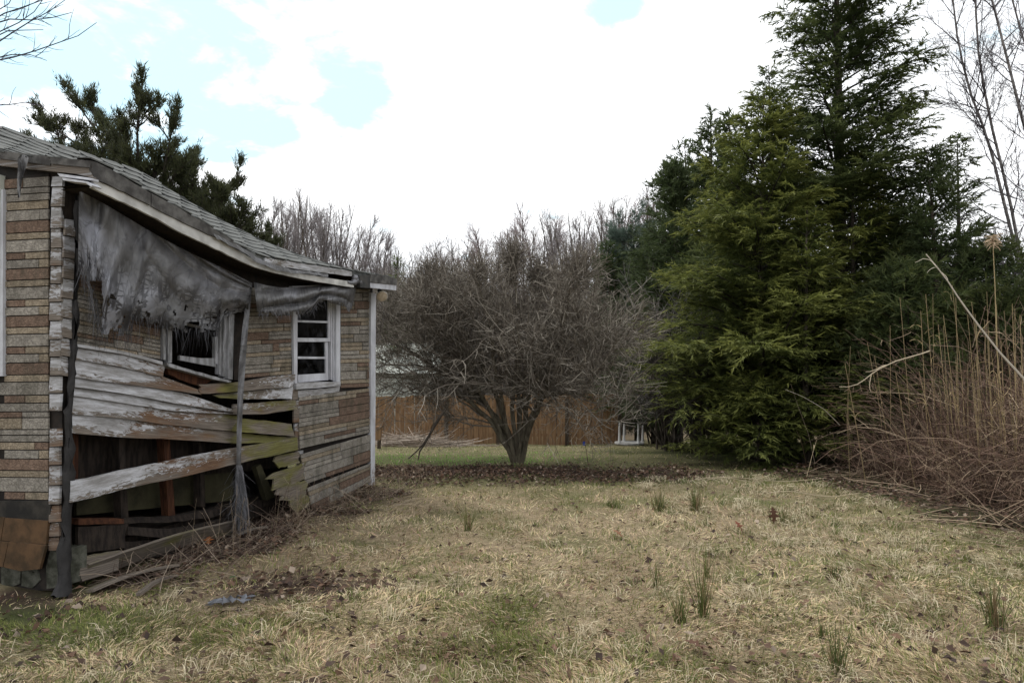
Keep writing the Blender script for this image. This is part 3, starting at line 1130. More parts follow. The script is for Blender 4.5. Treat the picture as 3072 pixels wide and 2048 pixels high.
# clapboard ends at the corner: column 1 on wall A, column 2 on wall B
ys1 = [528, 560, 620, 685, 744, 798, 852, 906, 962, 1018, 1071, 1127, 1180, 1234, None, 1284, 1340, 1396, 1456, 1514, 1566, 1610, 1652]
for k in range(len(ys1) - 1):
    if ys1[k] is None or ys1[k + 1] is None:
        continue
    y0, y1 = ys1[k] + 2, ys1[k + 1] - 1.5
    j = rg.normal(0, 1.2, 4)
    xo = float(np.interp(y0, [528, 900, 1150, 1650], [156, 151, 150, 146]))
    brown = y0 > 1500
    strip('clapboard_end', [(xo + j[0], y0), (xo + 31 + j[1], y0 - 1)], [(xo - 3 + j[2], y1 + j[3] * .6), (xo + 30 + j[3], y1 - 1)], .018, .02, M['board'], house, lap=.022, n=4, plane=onA,
          wear=(.25, .8, 0) if brown else (rg.uniform(.5, .8), .3 + .3 * (y0 > 1250), 0))
ys2 = [655, 706, 772, 834, 893, 952, 1011, 1066, 1126]
for k in range(len(ys2) - 1):
    y0, y1 = ys2[k] + 2, ys2[k + 1] - 1.5
    xo = float(np.interp(y0, [650, 830, 1126], [197, 190, 184]))
    j = rg.normal(0, 1.0, 4)
    strip('clapboard_end', [(xo + j[0], y0), (xo + 31 + j[1], y0 + 5)], [(xo - 2 + j[2], y1), (xo + 29 + j[3], y1 + 6)], .015, .02, M['board'], house, lap=.022, n=4,
          wear=(.62, .2, .1))
quadslab('corner_post', [(190, 545), (226, 560), (214, 1700), (180, 1700)], -.005, .1, M['dark_wood'], house)

# ---- clapboards of the long wall
PW, PB, PM = (.9, .25, 0), (.42, .85, .05), (.2, .45, .75)
strip('drip_ledge', [(221, 1030), (367, 1052), (488, 1084)], [(221, 1039), (367, 1061), (488, 1094)], .05, .05, M['board'], house, lap=.0, n=10, wear=(.85, .1, .1))
strip('siding_board', [(222, 1042), (367, 1064), (494, 1093)], [(221, 1076), (367, 1101), (490, 1130)], .02, .02, M['board'], house, lap=.035, rag=.5, wear=[(.72, .35, 0), (.7, .5, 0), (.55, .8, 0)], ragends=2)
strip('siding_board', [(221, 1074), (344, 1099), (488, 1129), (600, 1170)], [(218, 1130), (344, 1148), (459, 1162), (604, 1184)], .03, .02, M['board'], house, lap=.035, rag=.6, ragends=4,
      wear=[(1.0, .1, 0), (.95, .2, 0), (.8, .6, 0), (.4, .8, .0), (.15, .6, .1)])
strip('siding_board', [(218, 1129), (344, 1147), (459, 1161), (560, 1181), (640, 1207), (712, 1231)], [(216, 1159), (344, 1175), (470, 1199), (600, 1222), (712, 1237)], .036, .02, M['board'], house, lap=.035, rag=.6,
      wear=[(.95, .1, 0), (1.0, .2, 0), (.9, .7, 0), (.6, .8, .1), (.45, .5, .5)])
strip('siding_board', [(217, 1158), (344, 1174), (470, 1198), (600, 1222), (712, 1239)], [(216, 1186), (344, 1204), (516, 1231), (620, 1238), (712, 1243)], .03, .02, M['board'], house, lap=.035, rag=.6,
      wear=[(.95, .1, 0), (.95, .2, 0), (.75, .7, 0), (.6, .8, .1), (.4, .5, .5)])
strip('siding_board', [(216, 1184), (367, 1204), (516, 1228), (620, 1236), (712, 1247)], [(216, 1240), (367, 1255), (488, 1272), (712, 1294)], .038, .022, M['board'], house, lap=.035, rag=.5,
      wear=[(.85, .05, 0), (.85, .2, 0), (.5, .75, 0), (.45, .7, .2), (.15, .4, .75)])
strip('siding_board', [(216, 1238), (367, 1252), (488, 1269), (712, 1292)], [(216, 1299), (367, 1311), (516, 1318), (712, 1329)], .045, .022, M['board'], house, lap=.035, rag=.5,
      wear=[(.82, .05, 0), (.85, .3, 0), (.4, .9, 0), (.35, .7, .1), (.2, .5, .7)])
strip('siding_board', [(593, 1153), (650, 1150), (715, 1146), (800, 1131), (881, 1122)], [(608, 1180), (660, 1178), (715, 1174), (800, 1166), (880, 1160)], .03, .02, M['board'], house, lap=.035, rag=.5, ragends=4,
      wear=[(.15, .7, .1), (.15, .5, .6), (.4, .6, .3), (.6, .5, .3)])
strip('siding_board', [(640, 1184), (728, 1175), (879, 1160)], [(660, 1193), (728, 1197), (876, 1196)], .034, .02, M['board'], house, lap=.035, rag=.5, wear=[(.2, .4, .7), (.45, .3, .4), (.75, .2, .2)])
strip('siding_board', [(700, 1212), (796, 1206), (886, 1196)], [(700, 1243), (796, 1242), (892, 1227)], [.04, .05, .03], .02, M['board'], house, lap=.035, rag=.5, wear=[(.3, .4, .4), (.35, .6, .4), (.3, .5, .6)])
strip('siding_board', [(700, 1254), (796, 1261), (876, 1271)], [(700, 1294), (796, 1301), (879, 1308)], [.04, .06, .05], .02, M['board'], house, lap=.035, rag=.5, ragends=2, wear=[(.25, .5, .7), (.2, .6, .65), (.2, .5, .6)])
strip('siding_board', [(700, 1296), (796, 1306), (880, 1309)], [(700, 1330), (796, 1328), (892, 1314)], [.03, .04, .03], .02, M['board'], house, lap=.035, rag=.5, wear=[(.15, .4, .8), (.1, .4, .9), (.3, .5, .5)])
# the fallen diagonal plank and its top face
strip('fallen_siding_board', [(212, 1443), (289, 1429), (375, 1408), (440, 1395), (513, 1381), (599, 1361), (712, 1342), (800, 1327), (892, 1311)],
      [(213, 1507), (289, 1490), (358, 1470), (440, 1451), (516, 1437), (599, 1417), (709, 1391), (800, 1370), (894, 1349)], [.10, .12, .10, .07], .03, M['board'], house, lap=.03, n=24, rag=.5,
      wear=[(.86, .05, 0), (.9, .15, 0), (.55, .9, 0), (.55, .85, 0), (.25, .5, .6), (.2, .4, .8)])
PMOSS = [(.12, .3, .62), (.15, .35, .5)]
strip('mossy_board', [(822, 1370), (860, 1360), (896, 1352)], [(832, 1406), (866, 1396), (902, 1388)], [.06, .05], .02, M['board'], house, n=10, rag=1.0, ragends=7, wear=PMOSS)
strip('mossy_board', [(806, 1428), (822, 1418), (860, 1408), (904, 1394)], [(822, 1468), (850, 1460), (880, 1450), (908, 1440)], [.12, .08], .02, M['board'], house, n=10, rag=1.0, ragends=8, wear=PMOSS)
strip('mossy_board', [(832, 1468), (870, 1454), (912, 1440)], [(843, 1498), (866, 1502), (920, 1483)], [.14, .1], .02, M['board'], house, n=10, rag=1.2, ragends=8, wear=PMOSS)
strip('mossy_board', [(864, 1503), (890, 1494), (921, 1483)], [(884, 1538), (905, 1528), (931, 1514)], [.15, .12], .02, M['board'], house, n=10, rag=1.2, ragends=5, wear=PMOSS)
for y0, y1, px in ((1150, 1200, 880), (1202, 1268, 884), (1270, 1350, 888), (1352, 1440, 896)):
    strip('clapboard_end', [(px - 3, y0), (px + 14, y0 - 2)], [(px - 2, y1), (px + 14, y1 - 2)], .02, .02, M['board'], house, n=4, wear=(.5, .6, .2))

# ---- inside the hole: studs, inner boards, sagging sills
quadslab('stud', [(218, 1296), (236, 1296), (234, 1440), (218, 1440)], -.05, .08, M['red_wood'], house)
quadslab('stud', [(356, 1290), (372, 1290), (386, 1560), (364, 1560)], -.07, .08, M['dark_wood'], house)
quadslab('stud', [(490, 1300), (508, 1300), (526, 1552), (506, 1552)], -.06, .08, M['red_wood'], house)
quadslab('stud', [(598, 1310), (611, 1310), (616, 1520), (602, 1520)], -.09, .08, M['dark_wood'], house)
quadslab('stud', [(768, 1400), (782, 1392), (826, 1490), (800, 1500)], -.02, .06, M['inner_wood'], house)
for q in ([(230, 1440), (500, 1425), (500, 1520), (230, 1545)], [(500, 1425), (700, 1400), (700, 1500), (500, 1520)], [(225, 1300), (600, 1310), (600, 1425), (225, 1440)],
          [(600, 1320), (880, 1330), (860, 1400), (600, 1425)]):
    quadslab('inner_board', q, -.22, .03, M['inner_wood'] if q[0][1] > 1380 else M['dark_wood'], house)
strip('sill_beam', [(236, 1556), (368, 1552), (372, 1556)], [(236, 1574), (372, 1570)], -.01, .1, M['red_wood'], house, n=6, rag=.6)
strip('sill_beam', [(372, 1552), (520, 1548), (640, 1528), (705, 1512)], [(372, 1570), (520, 1566), (640, 1550), (705, 1534)], -.02, .1, M['dark_wood'], house, n=14, rag=1.2)
strip('rotten_board', [(234, 1580), (380, 1572)], [(234, 1660), (378, 1642)], .0, .03, M['dark_wood'], house, n=8, rag=1, ragends=4)
strip('rotten_board', [(384, 1578), (510, 1588), (600, 1572), (700, 1548), (730, 1540)], [(384, 1602), (510, 1614), (600, 1604), (700, 1586), (730, 1580)], .01, .05, M['dark_wood'], house, n=14, rag=1)
strip('rotten_board', [(376, 1624), (520, 1618), (640, 1612)], [(370, 1672), (520, 1668), (640, 1640)], -.02, .03, M['dark_wood'], house, n=10, rag=1)
strip('rotten_board', [(236, 1672), (366, 1650)], [(244, 1744), (354, 1710)], .06, .03, M['board'], house, n=8, rag=.7, ragends=3, wear=(.1, .25, .35))

# ---- trim at the far corner, pier
strip('corner_board', [(1113, 878), (1128, 880)], [(1113, 1456), (1125, 1456)], .03, .05, M['white_trim'], house, lap=0, n=4)
polyslab('concrete_pier', [(1104, 1456), (1127, 1454), (1129, 1490), (1102, 1490)], .03, .25, M['concrete'], house)
wallbox('foundation_sill', .2, 3.2, -.32, -.16, .0, .16, M['dark_wood'])

# ---- window 2 (broken pane), a part with frame, sashes, panes
w2 = part_of('window', house, onB(950, 1020, 0))
w2['label'] = 'white sash window with one broken pane'
quadslab('casing', [(878, 872), (893, 872), (892, 1166), (884, 1166)], .03, .05, M['white_trim'], w2)
quadslab('casing', [(1009, 866), (1021, 866), (1021, 1150), (1009, 1146)], .035, .05, M['white_trim'], w2)
quadslab('casing', [(878, 858), (1021, 852), (1021, 870), (878, 876)], .038, .05, M['white_trim'], w2)
quadslab('jamb', [(1000, 872), (1008, 872), (1008, 1142), (1000, 1140)], .005, .04, M['white_trim'], w2)
quadslab('jamb', [(993, 872), (999, 872), (999, 1140), (993, 1138)], -.012, .04, M['white_trim'], w2)
quadslab('stile', [(985, 876), (992.5, 876), (992.5, 1024), (985, 1024)], -.02, .03, M['white_trim'], w2)
quadslab('meeting_rail', [(893, 1013), (985, 1014), (985, 1025), (893, 1025)], -.02, .03, M['white_trim'], w2)
quadslab('muntin', [(893, 960), (985, 963), (985, 969), (893, 966)], -.026, .02, M['white_trim'], w2)
quadslab('stile', [(976, 1026), (984, 1026), (985, 1140), (978, 1140)], -.035, .03, M['white_trim'], w2)
quadslab('muntin', [(894, 1069), (976, 1070), (976, 1076), (894, 1076)], -.04, .02, M['white_trim'], w2)
quadslab('bottom_rail', [(894, 1124), (977, 1119), (978, 1140), (895, 1147)], -.034, .03, M['white_trim'], w2)
quadslab('stile', [(888, 876), (894, 876), (895, 1146), (889, 1148)], -.03, .03, M['white_trim'], w2)
strip('sill', [(890, 1149), (960, 1145), (1022, 1145)], [(889, 1168), (960, 1163), (1022, 1157)], .06, .1, M['board'], w2, lap=0, n=6, wear=(1, .05, 0))
strip('apron', [(893, 1170), (960, 1165), (1020, 1159)], [(896, 1192), (960, 1184), (1018, 1174)], .02, .02, M['board'], w2, lap=0, n=10, rag=1.2, wear=(.72, .1, .0))
quadslab('pane', [(894, 876), (984, 876), (984, 962), (894, 959)], -.036, .004, M['glass'], w2)
hole = [(917, 972), (932, 968), (948, 969), (947, 985), (942, 1003), (937, 1010), (927, 999), (925, 988), (916, 985)]
polyslab('pane', [(894, 967), (948, 969)] + hole[3:][::1] + [(915, 984), (917, 972), (894, 968.5)], -.036, .004, M['glass'], w2)
bpy.data.objects.remove(w2.children[-1])
polyslab('pane', [(894, 967), (916, 968), (916, 985), (925, 988), (927, 999), (937, 1012), (894, 1013)], -.036, .004, M['glass'], w2)
polyslab('pane', [(948, 969), (985, 969), (985, 1014), (937.5, 1013), (942, 1003), (947, 985)], -.036, .004, M['glass'], w2)
quadslab('pane', [(895, 1026), (976, 1026), (976, 1069), (895, 1068)], -.05, .004, M['glass'], w2)
quadslab('pane', [(895, 1077), (976, 1077), (977, 1118), (895, 1123)], -.05, .004, M['glass'], w2)

# ---- window 1 (racked, sash dropped, behind the tarp)
w1 = part_of('window', house, onB(590, 1050, 0))
w1['label'] = 'racked empty window with sloping sill behind shredded tarp'
M['dull_trim'] = m_simple('grimy_trim_paint', (.15, .15, .15), (.36, .36, .38), 9, .75, .5, 45, .004, .2, (2, 2, .5))
W1 = M['dull_trim']
wv = (.95, .1, 0)
strip('casing', [(488, 955), (497, 955)], [(490, 1078), (497, 1080)], .03, .05, W1, w1, lap=0, n=4, wear=wv)
strip('casing', [(504, 955), (516, 955)], [(504, 1088), (516, 1088)], .02, .05, W1, w1, lap=0, n=4, wear=wv)
strip('casing', [(688, 940), (703, 944)], [(683, 1136), (698, 1138)], .04, .05, W1, w1, lap=0, n=4, wear=wv)
strip('jamb', [(672, 945), (687, 948)], [(668, 1128), (682, 1134)], .01, .05, W1, w1, lap=0, n=4, wear=(.8, .2, 0))
strip('jamb', [(661, 950), (670, 950)], [(657, 1122), (667, 1126)], -.01, .05, W1, w1, lap=0, n=4, wear=(.7, .2, 0))
strip('stile', [(645, 1010), (657, 1010)], [(644, 1090), (655, 1092)], -.03, .03, W1, w1, lap=0, n=4, wear=wv)
strip('bottom_rail', [(540, 1066), (600, 1074), (648, 1074)], [(540, 1080), (600, 1092), (647, 1100)], -.035, .03, W1, w1, lap=0, n=6, wear=(.8, .2, 0))
strip('head_rail', [(552, 966), (604, 978)], [(553, 974), (602, 984)], -.03, .03, W1, w1, lap=0, n=4, wear=wv)
strip('sill', [(500, 1088), (600, 1117), (694, 1142)], [(504, 1098), (600, 1126), (693, 1149)], .07, .1, W1, w1, lap=0, n=10, rag=.6, wear=(.95, .2, .05))
strip('sill_block', [(500, 1096), (600, 1126), (640, 1138)], [(506, 1122), (560, 1146), (608, 1158)], -.01, .04, M['red_wood'], w1, lap=0, n=8, rag=.8)

# ---- black torn strip hanging down the corner (a fold of tar paper)
cl = np.array([(232, 565, 4, .03), (231, 700, 4, .03), (229, 850, 5, .03), (224, 1000, 5.5, .04), (218, 1100, 7, .05), (208, 1230, 10, .06), (205, 1380, 13, .07), (201, 1530, 15, .08), (195, 1640, 18, .09), (189, 1740, 22, .1), (182, 1790, 30, .12)])
cl = resample(cl, 34)
pp = np.array([onB(c[0] + 1.5 * math.sin(k * 1.3), c[1], c[3]) for k, c in enumerate(cl)])
rr = np.array([np.linalg.norm(onB(c[0] + c[2], c[1], c[3]) - onB(c[0], c[1], c[3])) for c in cl]) * np.random.default_rng(3).uniform(.8, 1.15, 34) * .78
V, F = tubes(pp[None], rr[None], 9, np.random.default_rng(1))
V += np.random.default_rng(2).normal(0, .009, V.shape)
tag(obj('tar_paper_strip', V, F, M['rubber'], None, smooth=True), 'black crumpled strip of tar paper hanging down the house corner', 'tar paper')

# ================================================================== TARPS
def tarp_surface(tops, bots, n, m, offf, hole=None, bulge=0.0, bleach=1.0):
    T, B = resample(tops, n), resample(bots, n)
    grid = np.empty((m, n, 3))
    Fp = np.empty((m, n, 2))
    for j in range(m):
        t = j / (m - 1)
        for i in range(n):
            s = i / (n - 1)
            f = T[i] * (1 - t) + B[i] * t
            f = f + np.array([bulge * math.sin(t * math.pi) * math.sin(s * 9), 0])
            Fp[j, i] = f
            grid[j, i] = onB(f[0], f[1], offf(s, t))
    ii = np.arange(n * m).reshape(m, n)
    keep = np.ones((m - 1, n - 1), bool)
    if hole is not None:
        cx = (Fp[:-1, :-1] + Fp[1:, 1:]) / 2
        for a_ in range(m - 1):
            for b_ in range(n - 1):
                keep[a_, b_] = not hole(cx[a_, b_, 0], cx[a_, b_, 1], b_ / (n - 1), a_ / (m - 1))
    F_ = np.stack([ii[1:, :-1], ii[1:, 1:], ii[:-1, 1:], ii[:-1, :-1]], -1)[keep]
    s_ = np.tile(np.linspace(0, 1, n), m)
    t_ = np.repeat(np.linspace(0, 1, m), n)
    pale_ = np.clip(1.4 - np.abs(s_ - .10) / .075, 0, 1) * np.clip((t_ - .20) * 9, 0, 1) * np.clip((.9 - t_) * 6, 0, 1)
    pale_ = np.maximum(pale_, .75 * np.clip(1.3 - np.abs(s_ - .26) / .11, 0, 1) * np.clip((t_ - .42) * 6, 0, 1))
    wear = np.stack([np.clip((t_ - .30) * 2.2, 0, 1) ** .8, pale_ * bleach, np.zeros(n * m)], 1)
    L = np.linalg.norm(grid[0, -1] - grid[0, 0])
    Hh = np.linalg.norm(grid[-1, n // 3] - grid[0, n // 3])
    return grid, F_, wear, np.stack([s_ * L, t_ * Hh], 1)


tp_top = [(237, 572), (300, 604), (370, 645), (431, 682), (500, 722), (580, 763), (660, 800), (757, 849)]
tp_bot = [(234, 815), (258, 838), (300, 1000), (345, 1006), (378, 1008), (392, 960), (440, 966), (478, 982), (545, 998), (602, 996), (645, 998), (672, 952), (715, 936), (742, 940)]
r4 = np.random.default_rng(11)


def toff(s, t):
    return .05 + .10 * math.sin(min(t, 1) * 2.4) + .05 * abs(math.sin(s * 9 - t * 2.2)) ** .7 * (1 - .3 * t) + .045 * abs(math.sin((s - .12) * 5.2 / (t + .28))) ** .8 * (1 - t) + .016 * math.sin(s * 47 + 3 * t) + .02 * math.sin(s * 9 - t * 11)


def tholes(x, y, s, t):
    nz = vnoise(np.array(s * 46), np.array(t * 9), 1, 31) * .6 + vnoise(np.array(s * 110), np.array(t * 34), 1, 33) * .4
    if 560 < x < 600 and y > 966:
        return True
    if 262 < x < 312 and y > 842 and x < 306:
        return True
    return (t > .62 and nz > .82 - (t - .62) * .5) or (t > .95 and float(nz) > .52)


grid, F, wear, uvs = tarp_surface(tp_top, tp_bot, 130, 76, toff, tholes)
tarp = thing('torn_tarp', 'large shredded grey tarp hanging from the eave over the left window', 'tarp', grid[0, 60])
obj('tarp_sheet', grid.reshape(-1, 3), F, M['tarp'], tarp, smooth=True, attrs={'wear': wear}, uv=uvs)
# frayed strands along the ragged lower edge
P, Ln = [], []
for i in range(0, 130):
    s = i / 129
    if s > .93:
        continue
    for k in range(5):
        j = int(r4.integers(66, 76))
        if r4.random() > ((j - 58) / 18) ** .9:
            continue
        P.append(grid[j, i] + r4.normal(0, .006, 3) + N * r4.uniform(0, .02))
        Ln.append(r4.uniform(.03, .09) if j < 70 else r4.uniform(.04, .26))
P, Ln = np.array(P), np.array(Ln)
pa = grow(r4, P, np.tile([.0, 0, -1.0], (len(P), 1)) + r4.normal(0, .12, (len(P), 3)), Ln, 4, .10, -.1)
V, F = tubes(pa, taper(len(P), 5, .0016, .0006), 2, r4)
cs = lerpcol((.03, .03, .033), (.16, .16, .175), r4.random(len(P)) ** 2)
b = Bag()
b.add(V, F, percol(cs, 10))
tag(b.obj('frayed_strands', M['grass'], tarp), kind='stuff')
# the long strap at its right edge, hanging to the ground
sl = [(745, 852), (726, 990), (716, 1100), (712, 1200), (710, 1300), (709, 1385), (712, 1410)]
sr = [(757, 850), (744, 990), (736, 1100), (729, 1200), (725, 1300), (723, 1385), (722, 1410)]
n = 26
A, B = resample(sl, n), resample(sr, n)
rows = []
for k in range(n):
    rows.append([onB(*(A[k] * (1 - f) + B[k] * f), .16 + .012 * math.sin(k * .7 + f * 5) - .02 * abs(f - .45)) for f in (0, .25, .5, .75, 1)])
rows = np.array(rows)
ii = np.arange(n * 5).reshape(n, 5)
F = np.stack([ii[1:, :-1], ii[1:, 1:], ii[:-1, 1:], ii[:-1, :-1]], -1).reshape(-1, 4)
uvs = np.stack([np.tile(np.linspace(0, .08, 5), n), np.repeat(np.linspace(0, 2.6, n), 5)], 1)
obj('hanging_strap', rows.reshape(-1, 3), F, M['tarp'], tarp, smooth=True, uv=uvs, attrs={'wear': np.zeros((n * 5, 3))})
# its frayed tail
b = Bag()
for tx0, tx1, ty in ((712, 716, 1590), (718, 730, 1588), (722, 748, 1575), (716, 705, 1570), (720, 738, 1600)):
    kk = np.array([onB(q[0], q[1], .16) for q in resample([(tx0, 1395), ((tx0 * 2 + tx1) / 3 - 2, 1450), ((tx0 + 2 * tx1) / 3 + 3, 1520), (tx1, ty)], 12)])
    V, F = tubes(kk[None], np.interp(np.linspace(0, 1, 12), [0, .3, 1], [.012, .018, .008])[None] * r4.uniform(.8, 1.2, 12), 5, r4)
    b.add(V, F, (.16, .16, .175))
P = np.array([onB(r4.uniform(708, 728), r4.uniform(1395, 1560), .15 + r4.uniform(-.02, .03)) for _ in range(650)])
pa = grow(r4, P, np.array([0, 0, -1]) + r4.normal(0, .28, (650, 3)), r4.uniform(.06, .26, 650), 4, .14, -.05)
V, F = tubes(pa, taper(650, 5, .0016, .0007), 2, r4)
b.add(V, F, percol(lerpcol((.03, .03, .03), (.22, .22, .24), r4.random(650) ** 2), 10))
tag(b.obj('frayed_tail', M['grass'], tarp), kind='stuff')

# the smaller swag above the right window
t2 = [(761, 846), (800, 856), (837, 862), (890, 862), (938, 859), (1000, 850), (1047, 843), (1076, 834)]
b2 = [(773, 947), (800, 944), (868, 944), (917, 943), (940, 928), (955, 905), (990, 908), (1026, 917), (1052, 940)]


def toff2(s, t):
    return .14 + .09 * math.sin(t * 2.7) + .10 * abs(math.sin(t * 5.5 - 5 * (s - .55) ** 2)) ** .7 * math.sin(s * math.pi) ** .6 + .03 * abs(math.sin(s * 14 + t * 3))


def th2(x, y, s, t):
    return t > .86 and vnoise(np.array(s * 60), np.array(t * 8), 1, 5) > .55


grid, F, wear, uvs = tarp_surface(t2, b2, 70, 36, toff2, th2, bleach=0.0)
tarp2 = thing('torn_tarp', 'smaller grey tarp swag bunched under the eave above the broken pane window', 'tarp', grid[0, 30])
wear *= .55
obj('tarp_sheet', grid.reshape(-1, 3), F, M['tarp'], tarp2, smooth=True, attrs={'wear': wear}, uv=uvs)
P = np.array([grid[r4.integers(29, 36), r4.integers(2, 50)] for _ in range(150)])
pa = grow(r4, P, np.array([.1, 0, -1]) + r4.normal(0, .35, (150, 3)), r4.uniform(.03, .12, 150), 4, .16, -.05)
V, F = tubes(pa, taper(150, 5, .0015, .0006), 2, r4)
b = Bag()
b.add(V, F, percol(lerpcol((.04, .04, .045), (.25, .25, .27), r4.random(150)), 10))
tag(b.obj('frayed_strands', M['grass'], tarp2), kind='stuff')
# knot bunch at the right end
kk = np.array([onB(q[0], q[1], .3) for q in resample([(1040, 846), (1058, 850), (1072, 838), (1060, 828), (1070, 842), (1082, 850)], 16)])
V, F = tubes(kk[None], np.full((1, 16), .035) * r4.uniform(.6, 1.3, 16), 7, r4)
obj('tarp_knot', V, F, M['tarp'], tarp2, smooth=True, uv=np.stack([V @ D, V[:, 2]], 1), attrs={'wear': np.zeros((len(V), 3))})

# ================================================================== floodlight at the far corner
fl = thing('floodlight', 'small outdoor floodlight bulb under the eave at the house corner', 'lamp', onB(1136, 868, .12))
c0 = onB(1138, 868, .16)
c1 = onB(1142, 882, .2)
c2 = onB(1151, 898, .32)
ax = norm(c2 - c1)
pth = np.array([c0, c0 * .5 + c1 * .5, c1, c1 + ax * .02])
V, F = tubes(pth[None], np.array([[.028, .03, .034, .02]]), 10, r4)
obj('socket', V, F, M['rubber'], fl, smooth=True)
prof = [(0, .022), (.02, .026), (.045, .05), (.075, .074), (.088, .078), (.094, .07)]
pth = np.array([c1 + ax * h_ for h_, _ in prof])
V, F = tubes(pth[None], np.array([[r_ for _, r_ in prof]]), 20, r4)
gm2 = m_simple('silvered_bulb', (.35, .33, .29), (.5, .48, .42), 5, .15, .02, 10, .001, .6)
obj('reflector', V, F, gm2, fl, smooth=True)
prof = [(.0935, .0695), (.099, .055), (.102, .03), (.103, .004)]
pth = np.array([c1 + ax * h_ for h_, _ in prof])
V, F = tubes(pth[None], np.array([[r_ for _, r_ in prof]]), 20, r4)
obj('lens', V, F, m_simple('bulb_face', (.30, .24, .17), (.42, .36, .28), 20, .2, .1, 60, .001, .6), fl, smooth=True)

# ================================================================== fallen boards on the ground beside the house
def groundboard(name, a_, b_, wd, label, wear, th=.022, tilt=0.0, lift=.03):
    pa_, pb_ = ground_at(*a_), ground_at(*b_)
    pa_[2] += lift
    pb_[2] += lift
    d_ = norm(pb_ - pa_)
    sd = norm(np.cross(d_, [0, 0, 1.0]))
    up_ = np.cross(sd, d_)
    sd2 = sd * math.cos(tilt) + up_ * math.sin(tilt)
    up2 = np.cross(sd2, d_)
    n = 12
    rows_, L = [], np.linalg.norm(pb_ - pa_)
    for k in range(n):
        c = pa_ + (pb_ - pa_) * k / (n - 1) + up_ * .03 * math.sin(k / (n - 1) * math.pi)
        e = RNG.normal(0, .003, 2)
        rows_.append([c - sd2 * (wd / 2 + e[0]) - up2 * th / 2, c + sd2 * (wd / 2 + e[1]) - up2 * th / 2, c + sd2 * (wd / 2 + e[1]) + up2 * th / 2, c - sd2 * (wd / 2 + e[0]) + up2 * th / 2])
    V_ = np.array(rows_).reshape(-1, 3)
    b_i = np.arange(n - 1)[:, None] * 4
    j = np.arange(4)
    F_ = np.stack([b_i + j, b_i + (j + 1) % 4, b_i + (j + 1) % 4 + 4, b_i + j + 4], -1).reshape(-1, 4)
    F_ = np.concatenate([F_, [(3, 2, 1, 0), (4 * n - 4, 4 * n - 3, 4 * n - 2, 4 * n - 1)]])
    U = np.stack([np.repeat(np.linspace(0, L, n), 4), np.tile([0, wd, wd + th, -th], n)], 1)
    o = obj(name, V_, F_, M['board'], uv=U, attrs={'wear': np.tile(wear, (len(V_), 1))})
    return tag(o, label, 'board')


groundboard('fallen_board', (250, 1760), (700, 1612), .17, 'long mossy board leaning along the foot of the hole', (.05, .2, .42), tilt=1.0, lift=.10)
groundboard('fallen_board', (262, 1790), (520, 1712), .14, 'broad greenish board lying flat in front of the sill', (.1, .15, .45), tilt=.25, lift=.04)
groundboard('fallen_board', (415, 1795), (528, 1738), .04, 'thin pale splintered stick of wood on the litter', (.1, .1, .0), tilt=.2, lift=.03)
groundboard('fallen_board', (690, 1625), (800, 1590), .05, 'short weathered lath on leaf litter near the strap', (.1, .1, .0), tilt=.2, lift=.03)

# ================================================================== FENCE
FY = 21.0
fx0, fx1 = at(860, 1300, FY)[0], at(1862, 1300, FY)[0]
fence = thing('wooden_fence', 'brown vertical board privacy fence behind the bare tree', 'fence', ((fx0 + fx1) / 2, FY, float(gz(0, FY))))
npk = 68
pw = (fx1 - fx0) / npk
r6 = np.random.default_rng(66)
for k in range(npk):
    xx = fx0 + (k + .5) * pw
    z0 = float(gz(xx, FY)) + .02
    zt = at(1400, 1194 - (k / npk) * 16, FY)[2] + r6.normal(0, .012)
    hw = pw * .47
    tl_ = r6.normal(0, .004)
    c = np.array([xx + tl_, FY + r6.normal(0, .006), (z0 + zt) / 2])
    V, F = box(c, (hw, 0, 0), (0, .011, 0), (tl_, 0, (zt - z0) / 2))
    top = V[:, 2] > c[2]
    ear = top & (np.abs(V[:, 0] - c[0]) > hw * .5)
    obj('picket', V, F, M['picket'], fence)
for zf in (.3, 1.15):
    V, F = box(((fx0 + fx1) / 2, FY + .04, float(gz(0, FY)) + zf), ((fx1 - fx0) / 2, 0, 0), (0, .02, 0), (0, 0, .045))
    obj('rail', V, F, M['post_wood'], fence)
for px in (868, 1100, 1340, 1494, 1700, 1858):
    xx = at(px, 1250, FY)[0]
    zt = at(px, 1196, FY)[2]
    z0 = float(gz(xx, FY))
    V, F = box((xx, FY - .06, (z0 + zt) / 2), (.05, 0, 0), (0, .045, 0), (0, 0, (zt - z0) / 2))
    obj('post', V, F, M['post_wood'], fence)

# neighbour's pale building behind the fence
bx0, bx1 = at(950, 1100, 25)[0], at(1300, 1100, 25)[0]
zb = float(gz(0, 25))
nb = thing('pale_building', 'pale low building half hidden behind the fence and bare branches', 'building', ((bx0 + bx1) / 2, 27, zb))
zt = at(1200, 1120, 25)[2]
zr = at(1200, 1030, 27)[2]
V, F = box(((bx0 + bx1) / 2, 27, (zb + zt) / 2), ((bx1 - bx0) / 2, 0, 0), (0, 2.0, 0), (0, 0, (zt - zb) / 2))
obj('wall', V, F, M['pale_wall'], nb)
V = np.array([(bx0 - .2, 24.8, zt), (bx1 + .2, 24.8, zt), (bx1 + .2, 27, zr), (bx0 - .2, 27, zr), (bx1 + .2, 29.2, zt), (bx0 - .2, 29.2, zt)])
F = np.array([(0, 1, 2, 3), (3, 2, 4, 5), (0, 5, 4, 1)])
obj('roof', V, F, M['pale_wall'], nb)

